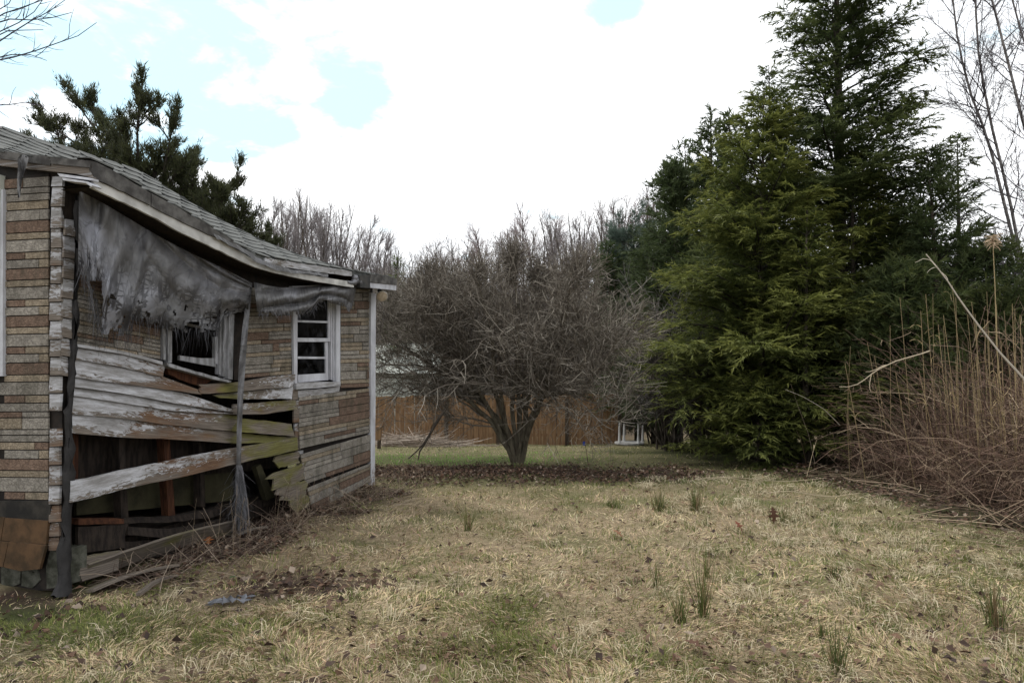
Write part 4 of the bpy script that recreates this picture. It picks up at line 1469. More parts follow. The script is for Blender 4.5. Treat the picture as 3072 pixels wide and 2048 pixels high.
# short post at the house corner behind, with a weathered block on top
pb = ground_at(1137, 1346)
ps = thing('wooden_post', 'short dark post with a brown block on top near the house corner', 'post', pb)
obj('post', *tubes(np.array([[pb - [0, 0, .05], pb + [0, 0, .1], pb + [.005, 0, .24]]]), np.array([[.05, .048, .045]]), 8, r4), M['post_wood'], ps)
obj('block', *box(pb + [-.02, .0, .40], (.075, 0, 0), (0, .07, 0), (0.01, 0, .17)), M['picket'], ps)

# upturned white plastic table
tpz = at(1888, 1327, 20.1)
tpz[2] = float(gz(tpz[0], tpz[1])) + .02
tb = thing('upturned_table', 'white plastic garden table lying upside down by the fence', 'table', tpz)
sc_ = tpz[1] / 2048
aa = np.linspace(0, 2 * np.pi, 25)[:-1]
V = np.concatenate([np.stack([tpz[0] + np.cos(aa) * 44 * sc_, tpz[1] + np.sin(aa) * 44 * sc_, np.full(24, tpz[2] + z_)], 1) for z_ in (.02, .06)])
F4 = np.array([(i, (i + 1) % 24, (i + 1) % 24 + 24, i + 24) for i in range(24)] + [(24, 24 + i, 24 + i + 1, 24 + i + 2) for i in range(1, 22, 2)])
obj('table_top', V, F4, M['plastic'], tb)
for px, dy, top in ((1858, -.25, 1264), (1872, .3, 1270), (1915, -.22, 1265), (1928, .25, 1276)):
    p = at(px, 1322, tpz[1] + dy)
    zt = at(px, top, tpz[1] + dy)[2]
    pth = np.array([(p[0], p[1], tpz[2] + .06), (p[0], p[1], tpz[2] + .09), (p[0], p[1], tpz[2] + .2), (p[0] + .01, p[1], zt)])
    obj('leg', *tubes(pth[None], np.array([[.07, .045, .036, .026]]), 10, r4), M['plastic'], tb, smooth=True)

# thin stake with a blue tag
p0, p1 = ground_at(1764, 1390), None
p1 = at(1746, 1300, p0[1])
stk = thing('plant_stake', 'thin dark sapling stake with a tiny blue tag under the bare tree', 'stake', p0)
obj('stem', *tubes(np.array([[p0, p0 * .5 + p1 * .5 + [.02, 0, 0], p1]]), np.array([[.006, .005, .003]]), 5, r4), M['post_wood'], stk)
pc = p0 * .33 + p1 * .67
obj('tag', *box(pc, (.02, 0, 0), (0, .004, 0), (0, 0, .035)), m_simple('blue_tag', (.02, .05, .3), (.03, .08, .4), 4, .5), stk)


# ================================================================== TREES
def bare_tree_parts(rng, H, spread, stems, tw=3, col0=(.07, .06, .055), col1=(.15, .13, .125), twigcol=None, upb=.06, r0=.11, dens=1.0, thick=1.0):
    """woodland tree: returns trunk tube arrays and a Bag of twigs, standing at the origin"""
    b_ = Bag()
    tr_ = []
    P0 = np.zeros((stems, 3))
    P0[:, :2] = rng.normal(0, .08 * stems ** .5, (stems, 2))
    d0 = np.stack([rng.normal(0, .10 + .05 * (stems > 1), stems), rng.normal(0, .10, stems), np.ones(stems)], 1)
    tk = grow(rng, P0, d0, H * rng.uniform(.8, 1.0, stems), 10, .05, .03)
    tr_.append(tubes(tk, taper(stems, 11, r0, .012), 7, rng))
    P1, d1, t1, ip = spawn(rng, tk, int(15 * dens), .22, .97, (18, 42))
    L1 = spread * (1.15 - t1) * rng.uniform(.6, 1.15, len(t1))
    l1 = grow(rng, P1, d1, L1, 6, .06, upb)
    b_.add(*tubes(l1, taper(len(l1), 7, .018 * thick + .022 * (1 - t1), .006 * thick), 4, rng), (np.array(col0)))
    P2, d2, t2_, ip2 = spawn(rng, l1, int(7 * dens), .15, 1, (15, 40))
    l2 = grow(rng, P2, d2, L1[ip2] * .5 * rng.uniform(.5, 1.1, len(t2_)) + .1, 4, .07, upb)
    b_.add(*tubes(l2, taper(len(l2), 5, .008 * thick, .004 * thick), 3, rng), percol(lerpcol(col0, col1, rng.random(len(l2))), 15))
    P3, d3, t3, ip3 = spawn(rng, l2, tw, .15, 1, (15, 42))
    l3 = grow(rng, P3, d3, rng.uniform(.25, .75, len(t3)) * min(1, H / 9), 2, .1, upb)
    c3 = lerpcol(col0, twigcol or col1, rng.random(len(l3)))
    b_.add(*tubes(l3, taper(len(l3), 3, .0062 * thick, .004 * thick), 2, rng), percol(c3, 6))
    return tr_, b_


def place_tree(name, label, cat, loc, trs, bag, bark, group=None, crown='crown'):
    t_ = thing(name, label, cat, (0, 0, 0), group)
    V_, F_ = join(trs)
    obj('trunk', V_, F_, bark, t_, smooth=True)
    bag.obj(crown, M['twig'] if crown == 'crown' else M['needle'], t_)
    t_.location = loc
    return t_


def conifer(rng, H, Rm, nb_, kind='hemlock', prof=.8, base=.06, c_dark=(.034, .050, .023), c_mid=(.070, .098, .035), c_tip=(.140, .162, .055), nsec=12, nneed=9, lean=0, sz=1.0, dn=1.25, asym=None):
    tr_ = []
    tk = grow(rng, np.zeros((1, 3)), np.array([[lean, 0, 1.0]]), np.array([H]), 12, .012, .02)
    tr_.append(tubes(tk, taper(1, 13, .013 * H + .02, .008), 8, rng))
    h = np.sort(rng.uniform(base ** .9, .985, nb_) ** .92)
    s = h * 12
    i = np.clip(s.astype(int), 0, 11)
    P1 = tk[0, i] + (tk[0, i + 1] - tk[0, i]) * (s - i)[:, None]
    az = np.arange(nb_) * 2.399963 + rng.normal(0, .35, nb_)
    L = Rm * ((1 - h) ** prof) * rng.uniform(.70, 1.15, nb_) * np.where(h < .12, .85, 1) + .12
    if asym is not None:
        L = L * (1 + asym[1] * np.cos(az - asym[0]))
    el = {'hemlock': rng.uniform(.0, .35, nb_) + h * .5, 'spruce': rng.uniform(-.25, .1, nb_) + h * .8, 'pine': rng.uniform(.2, .6, nb_)}[kind]
    d1 = np.stack([np.cos(az) * np.cos(el), np.sin(az) * np.cos(el), np.sin(el)], 1)
    br = grow(rng, P1, d1, L, 7, .05, {'hemlock': .02, 'spruce': -.01, 'pine': .06}[kind], {'hemlock': .16, 'spruce': -.12, 'pine': -.1}[kind])
    bb = Bag()
    bb.add(*tubes(br, taper(nb_, 8, .006 + .012 * L, .004), 4, rng), (.045, .038, .03))
    # secondary sprays, flat for hemlock
    cnt = np.maximum(3, (nsec * L / max(Rm, .1) * 1.6 + 2).astype(int))
    P2, d2, t2_, ip = spawn(rng, br, cnt, .12 if kind != 'pine' else .4, 1.0, (30, 65), flat=.28 if kind == 'hemlock' else .7)
    L2 = (L[ip] * .42 * (1.08 - t2_ * .75) + .10) * rng.uniform(.7, 1.2, len(ip))
    sec = grow(rng, P2, d2, L2, 4, .07, 0, {'hemlock': .14, 'spruce': .05, 'pine': -.2}[kind])
    # needle sprigs
    cn_ = np.maximum(4, (dn * nneed * (L2 / .5) ** .7).astype(int))
    P3, d3, t3, ip3 = spawn(rng, sec, cn_, .05, 1.0, (20, 55), flat=.35 if kind == 'hemlock' else 1.0)
    n3 = len(P3)
    d3[:, 2] -= .10 if kind == 'hemlock' else 0
    d3 = norm(d3)
    tgz = norm(np.cross(d3, rng.normal(0, .35 if kind == 'hemlock' else 1.2, (n3, 3)) + np.array([0, 0, 1.0])))
    ll = rng.uniform(.06, .16, n3) * sz * {'hemlock': 1, 'spruce': .95, 'pine': 1.1}[kind]
    ww = rng.uniform(.008, .016, n3) * sz * {'hemlock': 1, 'spruce': .95, 'pine': .55}[kind]
    V_, F_ = spikes(P3, d3, tgz, ll, ww)
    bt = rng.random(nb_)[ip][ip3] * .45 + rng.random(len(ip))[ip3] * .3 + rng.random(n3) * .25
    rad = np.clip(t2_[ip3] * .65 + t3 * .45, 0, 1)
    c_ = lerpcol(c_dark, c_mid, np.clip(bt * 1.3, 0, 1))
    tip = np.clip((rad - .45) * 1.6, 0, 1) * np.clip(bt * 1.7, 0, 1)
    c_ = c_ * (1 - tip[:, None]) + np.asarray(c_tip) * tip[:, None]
    bb.add(V_, F_, percol(c_, 3))
    # tip sprigs right on the branch axis
    return tr_, bb


def gloc(fx, Y):
    X = at(fx, 1105, Y)[0]
    return np.array([X, Y, float(gz(X, Y)) - .05])


def ht(fx, fy, Y):
    p = at(fx, fy, Y)
    return p[2] - float(gz(p[0], Y))


def put_conifer(seed, name, label, fx, fy, Y, Rm, nb_, kind, group=None, **kw):
    rng = np.random.default_rng(seed)
    H = ht(fx, fy, Y)
    tr_, bb = conifer(rng, H, Rm, nb_, kind, **kw)
    t_ = place_tree(name, label, 'tree', gloc(fx, Y), tr_, bb, M['bark'], group, 'foliage')
    return t_


YG = dict(c_dark=(.045, .062, .020), c_mid=(.105, .130, .034), c_tip=(.22, .232, .06))
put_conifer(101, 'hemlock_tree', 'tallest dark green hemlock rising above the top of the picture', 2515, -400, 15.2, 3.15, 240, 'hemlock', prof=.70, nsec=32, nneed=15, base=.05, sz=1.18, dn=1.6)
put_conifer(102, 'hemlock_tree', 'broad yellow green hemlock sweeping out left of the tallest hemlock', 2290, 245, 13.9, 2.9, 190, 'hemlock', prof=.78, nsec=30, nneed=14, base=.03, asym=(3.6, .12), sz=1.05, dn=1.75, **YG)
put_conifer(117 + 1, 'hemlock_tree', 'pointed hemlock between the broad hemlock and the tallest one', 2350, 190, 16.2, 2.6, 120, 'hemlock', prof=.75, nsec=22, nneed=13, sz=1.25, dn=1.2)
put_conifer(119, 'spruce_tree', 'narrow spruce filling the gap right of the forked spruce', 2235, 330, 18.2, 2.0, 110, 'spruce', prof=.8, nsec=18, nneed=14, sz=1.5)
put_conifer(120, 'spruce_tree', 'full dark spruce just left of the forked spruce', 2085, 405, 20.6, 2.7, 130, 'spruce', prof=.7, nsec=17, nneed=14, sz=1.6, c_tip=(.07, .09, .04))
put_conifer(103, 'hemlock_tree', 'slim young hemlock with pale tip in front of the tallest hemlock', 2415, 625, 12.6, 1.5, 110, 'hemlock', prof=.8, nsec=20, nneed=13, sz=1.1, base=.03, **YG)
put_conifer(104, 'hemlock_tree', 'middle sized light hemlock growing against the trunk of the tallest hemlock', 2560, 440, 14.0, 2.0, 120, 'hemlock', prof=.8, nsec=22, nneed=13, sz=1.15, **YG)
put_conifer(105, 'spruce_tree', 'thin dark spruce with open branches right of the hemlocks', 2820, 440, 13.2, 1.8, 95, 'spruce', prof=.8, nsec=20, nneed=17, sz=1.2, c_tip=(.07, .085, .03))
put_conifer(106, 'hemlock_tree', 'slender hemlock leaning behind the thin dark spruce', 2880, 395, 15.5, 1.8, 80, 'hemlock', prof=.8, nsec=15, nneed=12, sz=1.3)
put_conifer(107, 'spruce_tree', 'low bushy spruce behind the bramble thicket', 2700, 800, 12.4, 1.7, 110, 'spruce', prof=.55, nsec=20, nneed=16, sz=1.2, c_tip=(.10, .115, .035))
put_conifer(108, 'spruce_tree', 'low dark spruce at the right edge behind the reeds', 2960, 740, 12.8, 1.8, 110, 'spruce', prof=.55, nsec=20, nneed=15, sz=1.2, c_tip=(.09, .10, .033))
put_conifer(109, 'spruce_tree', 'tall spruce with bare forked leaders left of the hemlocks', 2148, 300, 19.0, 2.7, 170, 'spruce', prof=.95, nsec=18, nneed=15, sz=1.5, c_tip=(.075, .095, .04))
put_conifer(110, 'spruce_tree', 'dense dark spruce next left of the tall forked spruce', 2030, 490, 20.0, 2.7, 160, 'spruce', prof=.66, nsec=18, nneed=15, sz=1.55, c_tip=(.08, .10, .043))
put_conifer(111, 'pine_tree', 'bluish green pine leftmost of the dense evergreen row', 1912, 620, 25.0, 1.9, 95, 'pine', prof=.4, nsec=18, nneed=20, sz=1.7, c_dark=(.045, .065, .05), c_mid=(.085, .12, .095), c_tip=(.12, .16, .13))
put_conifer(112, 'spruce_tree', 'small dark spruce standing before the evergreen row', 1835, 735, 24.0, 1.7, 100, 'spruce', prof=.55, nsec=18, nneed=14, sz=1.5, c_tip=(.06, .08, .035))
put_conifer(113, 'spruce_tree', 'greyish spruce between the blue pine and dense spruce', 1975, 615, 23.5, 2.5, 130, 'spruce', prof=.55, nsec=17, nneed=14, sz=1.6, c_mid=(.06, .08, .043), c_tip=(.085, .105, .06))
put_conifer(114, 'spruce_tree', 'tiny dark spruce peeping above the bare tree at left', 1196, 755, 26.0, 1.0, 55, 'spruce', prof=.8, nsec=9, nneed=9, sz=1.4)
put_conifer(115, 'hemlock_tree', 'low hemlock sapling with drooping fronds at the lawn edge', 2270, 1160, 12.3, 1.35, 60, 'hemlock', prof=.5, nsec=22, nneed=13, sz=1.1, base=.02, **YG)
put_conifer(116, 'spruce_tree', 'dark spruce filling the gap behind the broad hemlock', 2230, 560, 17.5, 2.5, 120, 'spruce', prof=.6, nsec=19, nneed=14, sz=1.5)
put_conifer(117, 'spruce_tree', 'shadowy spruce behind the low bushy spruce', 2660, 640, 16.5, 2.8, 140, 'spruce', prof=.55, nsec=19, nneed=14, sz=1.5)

# bare leaders on the forked spruce
rgl = np.random.default_rng(77)
for px, py0, py1 in ():
    pass

# ---- juniper behind the house
rj = np.random.default_rng(21)
jun = thing('juniper_tree', 'ragged windswept juniper rising behind the house roof', 'tree', (0, 0, 0))
JY = 13.0
jb = gloc(490, JY)
limbs = [[(470, 800), (420, 560), (410, 400), (420, 225)], [(480, 800), (400, 560), (330, 430), (245, 310), (210, 232)], [(480, 800), (360, 560), (250, 430), (150, 350), (85, 345)],
         [(480, 820), (350, 600), (240, 480), (120, 400), (95, 430)], [(500, 820), (470, 600), (500, 450), (520, 330)], [(510, 830), (520, 650), (560, 540), (580, 420)],
         [(520, 840), (580, 700), (650, 600), (755, 500)], [(530, 850), (620, 760), (700, 680), (770, 640)], [(530, 860), (660, 820), (760, 770), (865, 715)],
         [(480, 810), (380, 600), (320, 480), (270, 270)], [(490, 810), (440, 620), (380, 470), (350, 330)], [(500, 820), (540, 700), (610, 640), (640, 560)],
         [(470, 820), (330, 650), (240, 560), (150, 500)], [(540, 850), (600, 740), (650, 690), (700, 560)], [(500, 830), (450, 640), (460, 520), (470, 420)], [(540, 860), (640, 800), (720, 740), (790, 690)],
         [(510, 830), (560, 640), (590, 560), (560, 480)], [(470, 820), (310, 610), (190, 470), (165, 270 + 60)], [(520, 840), (480, 660), (400, 560), (300, 520)], [(530, 860), (560, 760), (620, 720), (680, 730)],
         [(540, 880), (640, 880), (740, 850), (800, 840)], [(540, 880), (600, 840), (660, 760), (720, 700)]]
tr_ = [tubes(np.array([[jb, jb + [0.0, 0, 1.2], jb + [0, 0, 2.6], at(500, 820, JY)]]), np.array([[.2, .17, .14, .1]]), 8, rj)]
bb = Bag()
LP = []
for lm in limbs:
    q = resample(lm, 9)
    q[:, 1] += 26 * np.linspace(0, 1, 9)
    q[:, 0] -= 20 * np.linspace(0, 1, 9) * (q[:, 0] > 560)
    yo = rj.uniform(-1.2, 1.2)
    LP.append(np.array([at(c[0], c[1], JY + yo * (k / 8) ** .8) for k, c in enumerate(q)]))
LP = np.array(LP)
bb.add(*tubes(LP, taper(len(LP), 9, .055, .008), 5, rj), (.05, .042, .034))
P0, d0, t0_, ip0 = spawn(rj, LP, 17, .15, .95, (25, 65))
d0[:, 2] += .3
l0 = grow(rj, P0, d0, rj.uniform(.4, 1.2, len(t0_)) * (1.2 - t0_ * .85), 8, .10, .03)
bb.add(*tubes(l0, taper(len(l0), 9, .016, .004), 4, rj), (.05, .042, .034))
P1, d1, t1, ip = spawn(rj, np.concatenate([l0, LP]), np.concatenate([np.full(len(l0), 10), np.full(len(LP), 14)]), .25, 1.0, (15, 50))
d1[:, 2] += .35
d1[:, 0] -= .10
L1 = rj.uniform(.12, .40, len(t1)) * (1.15 - t1 * .55)
s1 = grow(rj, P1, d1, L1, 4, .1, .10)
bb.add(*tubes(s1, taper(len(s1), 5, .008, .003), 3, rj), (.05, .042, .034))
P2, d2, t2_, ip2 = spawn(rj, s1, 27, .05, 1.0, (15, 60))
n2 = len(P2)
P2 += rj.normal(0, .03, P2.shape)
ll = rj.uniform(.05, .15, n2)
ww = rj.uniform(.006, .0125, n2)
br_ = rj.random(len(s1))[ip2] * .6 + rj.random(n2) * .4
bb.add(*spikes(P2, norm(d2 + [0, 0, .3]), norm(np.cross(d2, rj.normal(0, 1, (n2, 3)))), ll, ww), percol(lerpcol((.022, .028, .013), (.075, .082, .036), br_), 3))
jun.location = jb
obj('trunk', *join(tr_), M['bark'], jun, smooth=True)
bb.obj('foliage', M['needle'], jun)

# ---- the spreading bare tree in the middle
rb = np.random.default_rng(42)
BB = gloc(1548, 12.5)
bush = thing('bare_tree', 'wide low bare fruit tree with a dense tangle of twigs and several stems', 'tree', BB)
stems_f = [[(1545, 1387), (1525, 1340), (1480, 1270), (1400, 1200), (1330, 1150), (1240, 1130)], [(1548, 1387), (1515, 1330), (1500, 1290), (1440, 1180), (1400, 1060), (1330, 930)],
           [(1550, 1387), (1535, 1330), (1510, 1240), (1490, 1120), (1470, 980), (1430, 820)], [(1552, 1387), (1548, 1320), (1540, 1240), (1550, 1100), (1560, 950), (1540, 780)],
           [(1556, 1387), (1560, 1320), (1580, 1220), (1610, 1100), (1640, 980), (1680, 850)], [(1560, 1387), (1575, 1310), (1610, 1230), (1650, 1120), (1690, 1020), (1725, 940)],
           [(1562, 1387), (1580, 1330), (1605, 1240), (1630, 1190), (1700, 1170), (1770, 1190)], [(1555, 1387), (1565, 1300), (1560, 1200), (1500, 1060), (1400, 960), (1280, 900)],
           [(1556, 1387), (1570, 1290), (1590, 1180), (1640, 1090), (1710, 1050), (1765, 1050)], [(1549, 1387), (1530, 1310), (1450, 1210), (1330, 1120), (1230, 1050), (1150, 1010)],
           [(1552, 1387), (1556, 1300), (1570, 1160), (1590, 1020), (1600, 900), (1620, 800)],
           [(1550, 1387), (1530, 1320), (1460, 1210), (1360, 1080), (1250, 950), (1180, 860)], [(1556, 1387), (1572, 1310), (1620, 1190), (1670, 1060), (1700, 940), (1715, 840)],
           [(1551, 1387), (1535, 1310), (1470, 1150), (1400, 1000), (1340, 860), (1300, 800)]]
tr_, LP = [], []
for k, sf in enumerate(stems_f):
    q = resample(sf, 12)
    yo = rb.uniform(-2.0, 2.0) if k not in (0, 1, 3) else rb.uniform(-.9, .2)
    LP.append(np.array([at(c[0], c[1], 12.5 + yo * (j / 11) ** 1.3) + (rb.normal(0, .02, 3) if j else 0) for j, c in enumerate(q)]))
LP = np.array(LP)
LP[:, 0, 2] -= .08
tr_.append(tubes(LP, taper(len(LP), 12, 1, 1) * np.interp(np.linspace(0, 1, 12), [0, .1, .5, 1], [.046, .042, .036, .018])[None] * rb.uniform(.7, 1.2, (len(LP), 1)), 8, rb))
# drooping lower limbs
dr = []
for k in range(26):
    a_ = rb.uniform(0, 2 * np.pi)
    st0 = LP[rb.integers(0, len(LP)), rb.integers(4, 7)]
    st0 = np.array(st0)
    rad_ = rb.uniform(1.5, 2.7) * (.72 if math.cos(a_) > .3 else 1)
    hz_ = np.array([math.cos(a_), math.sin(a_), 0])
    zt_ = rb.uniform(.75, 1.5)
    dr.append([st0 + hz_ * rad_ * f + np.array([0, 0, (.55 * math.sin(f * 2.3) + (BB[2] + zt_ - st0[2]) * f ** 1.6)]) + rb.normal(0, .025, 3) for f in np.linspace(0, 1, 12)])
dr = np.array(dr)
bb = Bag()
cdk, clt = np.array((.062, .049, .038)), np.array((.29, .26, .215))
P1, d1, t1, ip = spawn(rb, LP, 12, .30, 1.0, (25, 70))
bb.add(*tubes(dr, taper(len(dr), 12, .022, .005), 5, rb), percol(lerpcol(cdk, clt, rb.random(len(dr)) * .5), 60))
Pd, dd_, td_, _ = spawn(rb, dr, 13, .25, 1.0, (25, 60))
ld = grow(rb, Pd, dd_, rb.uniform(.25, .8, len(td_)), 5, .09, .03)
bb.add(*tubes(ld, taper(len(ld), 6, .0075, .0035), 3, rb), percol(lerpcol(cdk, clt, rb.random(len(ld)) ** 1.5), 18))
Pd, dd_, td_, _ = spawn(rb, ld, 4, .1, 1.0, (22, 60))
le = grow(rb, Pd, dd_, rb.uniform(.12, .4, len(td_)), 2, .07, .03)
bb.add(*tubes(le, taper(len(le), 3, .0042, .0026), 2, rb), percol(lerpcol(cdk, clt, rb.random(len(le)) ** 1.6), 6))
# fan the limbs outward from the crown centre, also towards and away from the viewer
cen = BB + [0, 0, 1.3]
d1 = norm(d1 * [1, 1, .8] + norm(P1 - cen) * .5 + rb.normal(0, .25, d1.shape) * [0.8, 1.6, .4])
L1 = rb.uniform(.7, 1.7, len(t1)) * np.clip((3.35 - (P1[:, 2] - BB[2])) / 1.5, .22, 1) * np.clip(1.25 - P1[:, 0] * .38, .4, 1)
lowk = (P1[:, 2] - BB[2] > 1.25) | ((rb.random(len(P1)) < .42) & (P1[:, 0] < .6))
P1, d1, L1 = P1[lowk], d1[lowk], L1[lowk]
l1 = grow(rb, P1, d1, L1, 7, .085, .05)
bb.add(*tubes(l1, taper(len(l1), 8, .016, .0055), 5, rb), percol(lerpcol(cdk, clt, rb.random(len(l1)) * .7), 40))
P2, d2, t2_, ip2 = spawn(rb, l1, 12, .12, 1.0, (22, 62))
d2[:, 2] += .18
l2 = grow(rb, P2, d2, rb.uniform(.4, 1.05, len(t2_)) * np.clip((3.6 - (P2[:, 2] - BB[2])) / 1.2, .2, 1) * np.clip(1.5 - P2[:, 0] * .4, .4, 1), 5, .085, .07)
bb.add(*tubes(l2, taper(len(l2), 6, .0065, .0032), 3, rb), percol(lerpcol(cdk, clt, rb.random(len(l2)) ** 1.5), 18))
P3, d3, t3, ip3 = spawn(rb, l2, 9, .1, 1.0, (22, 60))
l3 = grow(rb, P3, d3, rb.uniform(.15, .55, len(t3)), 3, .07, .05)
bb.add(*tubes(l3, taper(len(l3), 4, .0042, .0024), 2, rb), percol(lerpcol(cdk, clt, rb.random(len(l3)) ** 1.6), 8))
P4, d4, t4, ip4 = spawn(rb, l3, 2, .1, 1.0, (35, 80))
l4 = grow(rb, P4, d4, rb.uniform(.05, .2, len(t4)), 1, .1)
bb.add(*tubes(l4, taper(len(l4), 2, .0042, .0026), 2, rb), percol(lerpcol(cdk, clt, rb.random(len(l4)) ** 1.6), 4))
# upright water shoots breaking the outline
hi = l2[rb.choice(np.where(l2[:, -1, 2] - BB[2] > 2.5)[0], 520)]
P5 = hi[:, -1]
s5 = grow(rb, P5, rb.normal(0, .28, (520, 3)) + [0, 0, 1], rb.uniform(.1, .4, 520), 4, .08, .05)
bb.add(*tubes(s5, taper(520, 5, .0052, .003), 3, rb), percol(lerpcol(cdk, clt, rb.random(520) * .6), 15))
obj('trunk', *join(tr_), M['bush_bark'], bush, smooth=True)
bb.obj('crown', M['twig'], bush)
# fallen branch leaning at its left
fb = np.array([[at(c[0], c[1], 11.6) for c in resample([(1340, 1225), (1310, 1260), (1290, 1300), (1265, 1340), (1225, 1375)], 7)], [at(c[0], c[1], 11.5) for c in resample([(1330, 1235), (1300, 1285), (1272, 1335), (1255, 1360), (1254, 1380)], 7)]])
o = obj('fallen_branch', *tubes(fb, taper(2, 7, .022, .012), 6, r4), M['bark'], smooth=True)
tag(o, 'dark forked branch propped against the ground left of the bare tree trunk', 'branch')

# greyish bare shrubs between the bare tree and the hemlock
def shrub(seed, fx, fy, Y, wpx, label, n0=26, col=(.06, .052, .048), col2=(.17, .155, .145), group=None):
    rng = np.random.default_rng(seed)
    b0 = gloc(fx, Y)
    H = ht(fx, fy, Y)
    t_ = thing('bare_shrub', label, 'shrub', (0, 0, 0), group)
    wr_ = wpx / 2048 * Y
    d0 = np.stack([rng.normal(0, .55 * wr_ / H, n0), rng.normal(0, .5 * wr_ / H, n0), np.ones(n0)], 1)
    st_ = grow(rng, rng.normal(0, .15, (n0, 3)) * [1, 1, 0], d0, H * rng.uniform(.6, 1.05, n0), 8, .07, -.02, .06)
    b_ = Bag()
    P, d, t, ip_ = spawn(rng, st_, 14, .2, 1, (20, 65))
    a1 = grow(rng, P, d, rng.uniform(.3, 1.0, len(t)) * H / 3, 5, .13, -.02)
    b_.add(*tubes(a1, taper(len(a1), 6, .009, .004), 3, rng), percol(lerpcol(col, col2, rng.random(len(a1)) ** 1.4), 18))
    P, d, t, ip_ = spawn(rng, a1, 9, .1, 1, (20, 70))
    a2 = grow(rng, P, d, rng.uniform(.15, .55, len(t)), 3, .15)
    b_.add(*tubes(a2, taper(len(a2), 4, .0055, .0035), 2, rng), percol(lerpcol(col, col2, rng.random(len(a2)) ** 1.4), 8))
    obj('stems', *tubes(st_, taper(n0, 9, .03, .008), 5, rng), M['bark'], t_, smooth=True)
    b_.obj('twigs', M['twig'], t_)
    t_.location = b0
    return t_


shrub(301, 2010, 880, 16.5, 130, 'tall grey bare shrub beside the yellow green hemlock', 26)
shrub(302, 1975, 1010, 22.5, 120, 'low grey bare shrub right of the upturned table', 26)
shrub(303, 2110, 1010, 15.5, 130, 'dark bare shrub at the foot of the yellow green hemlock', 22, (.03, .026, .024), (.09, .08, .075))
shrub(304, 3040, 790, 14.5, 200, 'tangled bare shrub at the right edge behind the low spruce', 30)
shrub(305, 2750, 760, 17.5, 220, 'grey bare shrub behind the thin dark spruce', 26)
shrub(306, 1760, 900, 24.0, 240, 'grey bare shrub above the right end of the fence', 26)
shrub(307, 1420, 960, 24.5, 280, 'grey bare shrub behind the middle of the fence', 26)

# ---- pale stemmed bare trees at the right edge (traced trunks)
def traced_tree(seed, label, trunks, Y, rad, name='bare_tree', limbs=24, group=None, bark='pale_bark', spread=1.5, base=None, t0=.1, n2=8, n3=6):
    rng = np.random.default_rng(seed)
    TK = np.array([[at(c[0], c[1], Y) for c in resample(t_, 14)] for t_ in trunks])
    b0 = TK[0, 0].copy() if base is None else np.array(base)
    t_ = thing(name, label, 'tree', b0, group)
    b_ = Bag()
    P, d, t, ip_ = spawn(rng, TK, limbs, t0, 1.0, (30, 60))
    a1 = grow(rng, P, d, spread * rng.uniform(.5, 1.1, len(t)) * (1.2 - t * .5), 7, .09, .05)
    c_a, c_b = (.05, .043, .05), (.12, .105, .115)
    b_.add(*tubes(a1, taper(len(a1), 8, .012, .004), 4, rng), c_a)
    P, d, t, ip_ = spawn(rng, a1, n2, .15, 1, (20, 55))
    a2 = grow(rng, P, d, rng.uniform(.25, .8, len(t)) * spread / 1.5, 4, .12, .04)
    b_.add(*tubes(a2, taper(len(a2), 5, .0052, .003), 3, rng), percol(lerpcol(c_a, c_b, rng.random(len(a2))), 15))
    P, d, t, ip_ = spawn(rng, a2, n3, .1, 1, (20, 60))
    a3_ = grow(rng, P, d, rng.uniform(.1, .35, len(t)), 2, .12, .03)
    b_.add(*tubes(a3_, taper(len(a3_), 3, .0032, .0022), 2, rng), percol(lerpcol(c_a, c_b, rng.random(len(a3_))), 6))
    obj('trunk', *tubes(TK, taper(len(TK), 14, rad, rad * .35), 8, rng), M[bark], t_, smooth=True)
    b_.obj('crown', M['twig'], t_)
    return t_


b1 = gloc(3110, 14.0)
traced_tree(401, 'slender leaning bare tree with pale bark at the right edge', [[(3110, 1330), (3075, 900), (3050, 692), (3010, 520), (2978, 392), (2945, 230), (2932, 130), (2926, 0), (2920, -200)],
                                                                             [(3090, 1100), (3060, 800), (3010, 600), (2965, 420), (2900, 250), (2870, 100), (2850, -80)]], 14.0, .042, limbs=34)
traced_tree(402, 'second pale bare tree cut by the right edge of the picture', [[(3260, 1330), (3160, 700), (3072, 380), (3035, 230), (3010, 130), (2975, 0), (2940, -150)]], 13.2, .048, limbs=34)
traced_tree(403, 'third bare tree just inside the top right corner', [[(3290, 1330), (3180, 500), (3100, 200), (3050, 60), (3010, -120)]], 15.0, .042, limbs=30)
# tree outside the left edge whose branch tips reach into the sky
lt = traced_tree(404, 'bare branch tips reaching in at the top left corner', [[(-900, 1500), (-620, 700), (-420, 250), (-300, -100)]], 9.0, .09, limbs=3, spread=.6)
rl = np.random.default_rng(9)
lb = [[(-420, 250), (-200, 180), (0, 45), (60, 25), (120, 5), (180, -30)], [(-420, 250), (-150, 170), (0, 95), (70, 62), (110, 30), (135, -10)], [(-420, 250), (-200, 200), (0, 55), (75, 62), (150, 55), (215, 38)],
      [(-430, 270), (-180, 230), (0, 170), (36, 164), (90, 164), (140, 182)], [(-430, 270), (-100, 200), (75, 165), (150, 135), (220, 118), (290, 68)], [(-420, 250), (-100, 170), (-10, 130), (80, 70), (140, 40), (196, 0)],
      [(-420, 260), (-150, 200), (0, 100), (50, 85), (95, 95), (130, 90)], [(-440, 300), (-150, 300), (0, 320), (40, 312), (85, 306), (130, 320)], [(-410, 230), (-150, 100), (0, 30), (20, 20), (35, 0), (50, -30)]]
LP = np.array([[at(c[0], c[1], 9.0 + .4 * math.sin(k * 2)) for c in resample(q, 12)] for k, q in enumerate(lb)])
b = Bag()
b.add(*tubes(LP, taper(len(LP), 12, .02, .004), 5, rl), (.05, .042, .06))
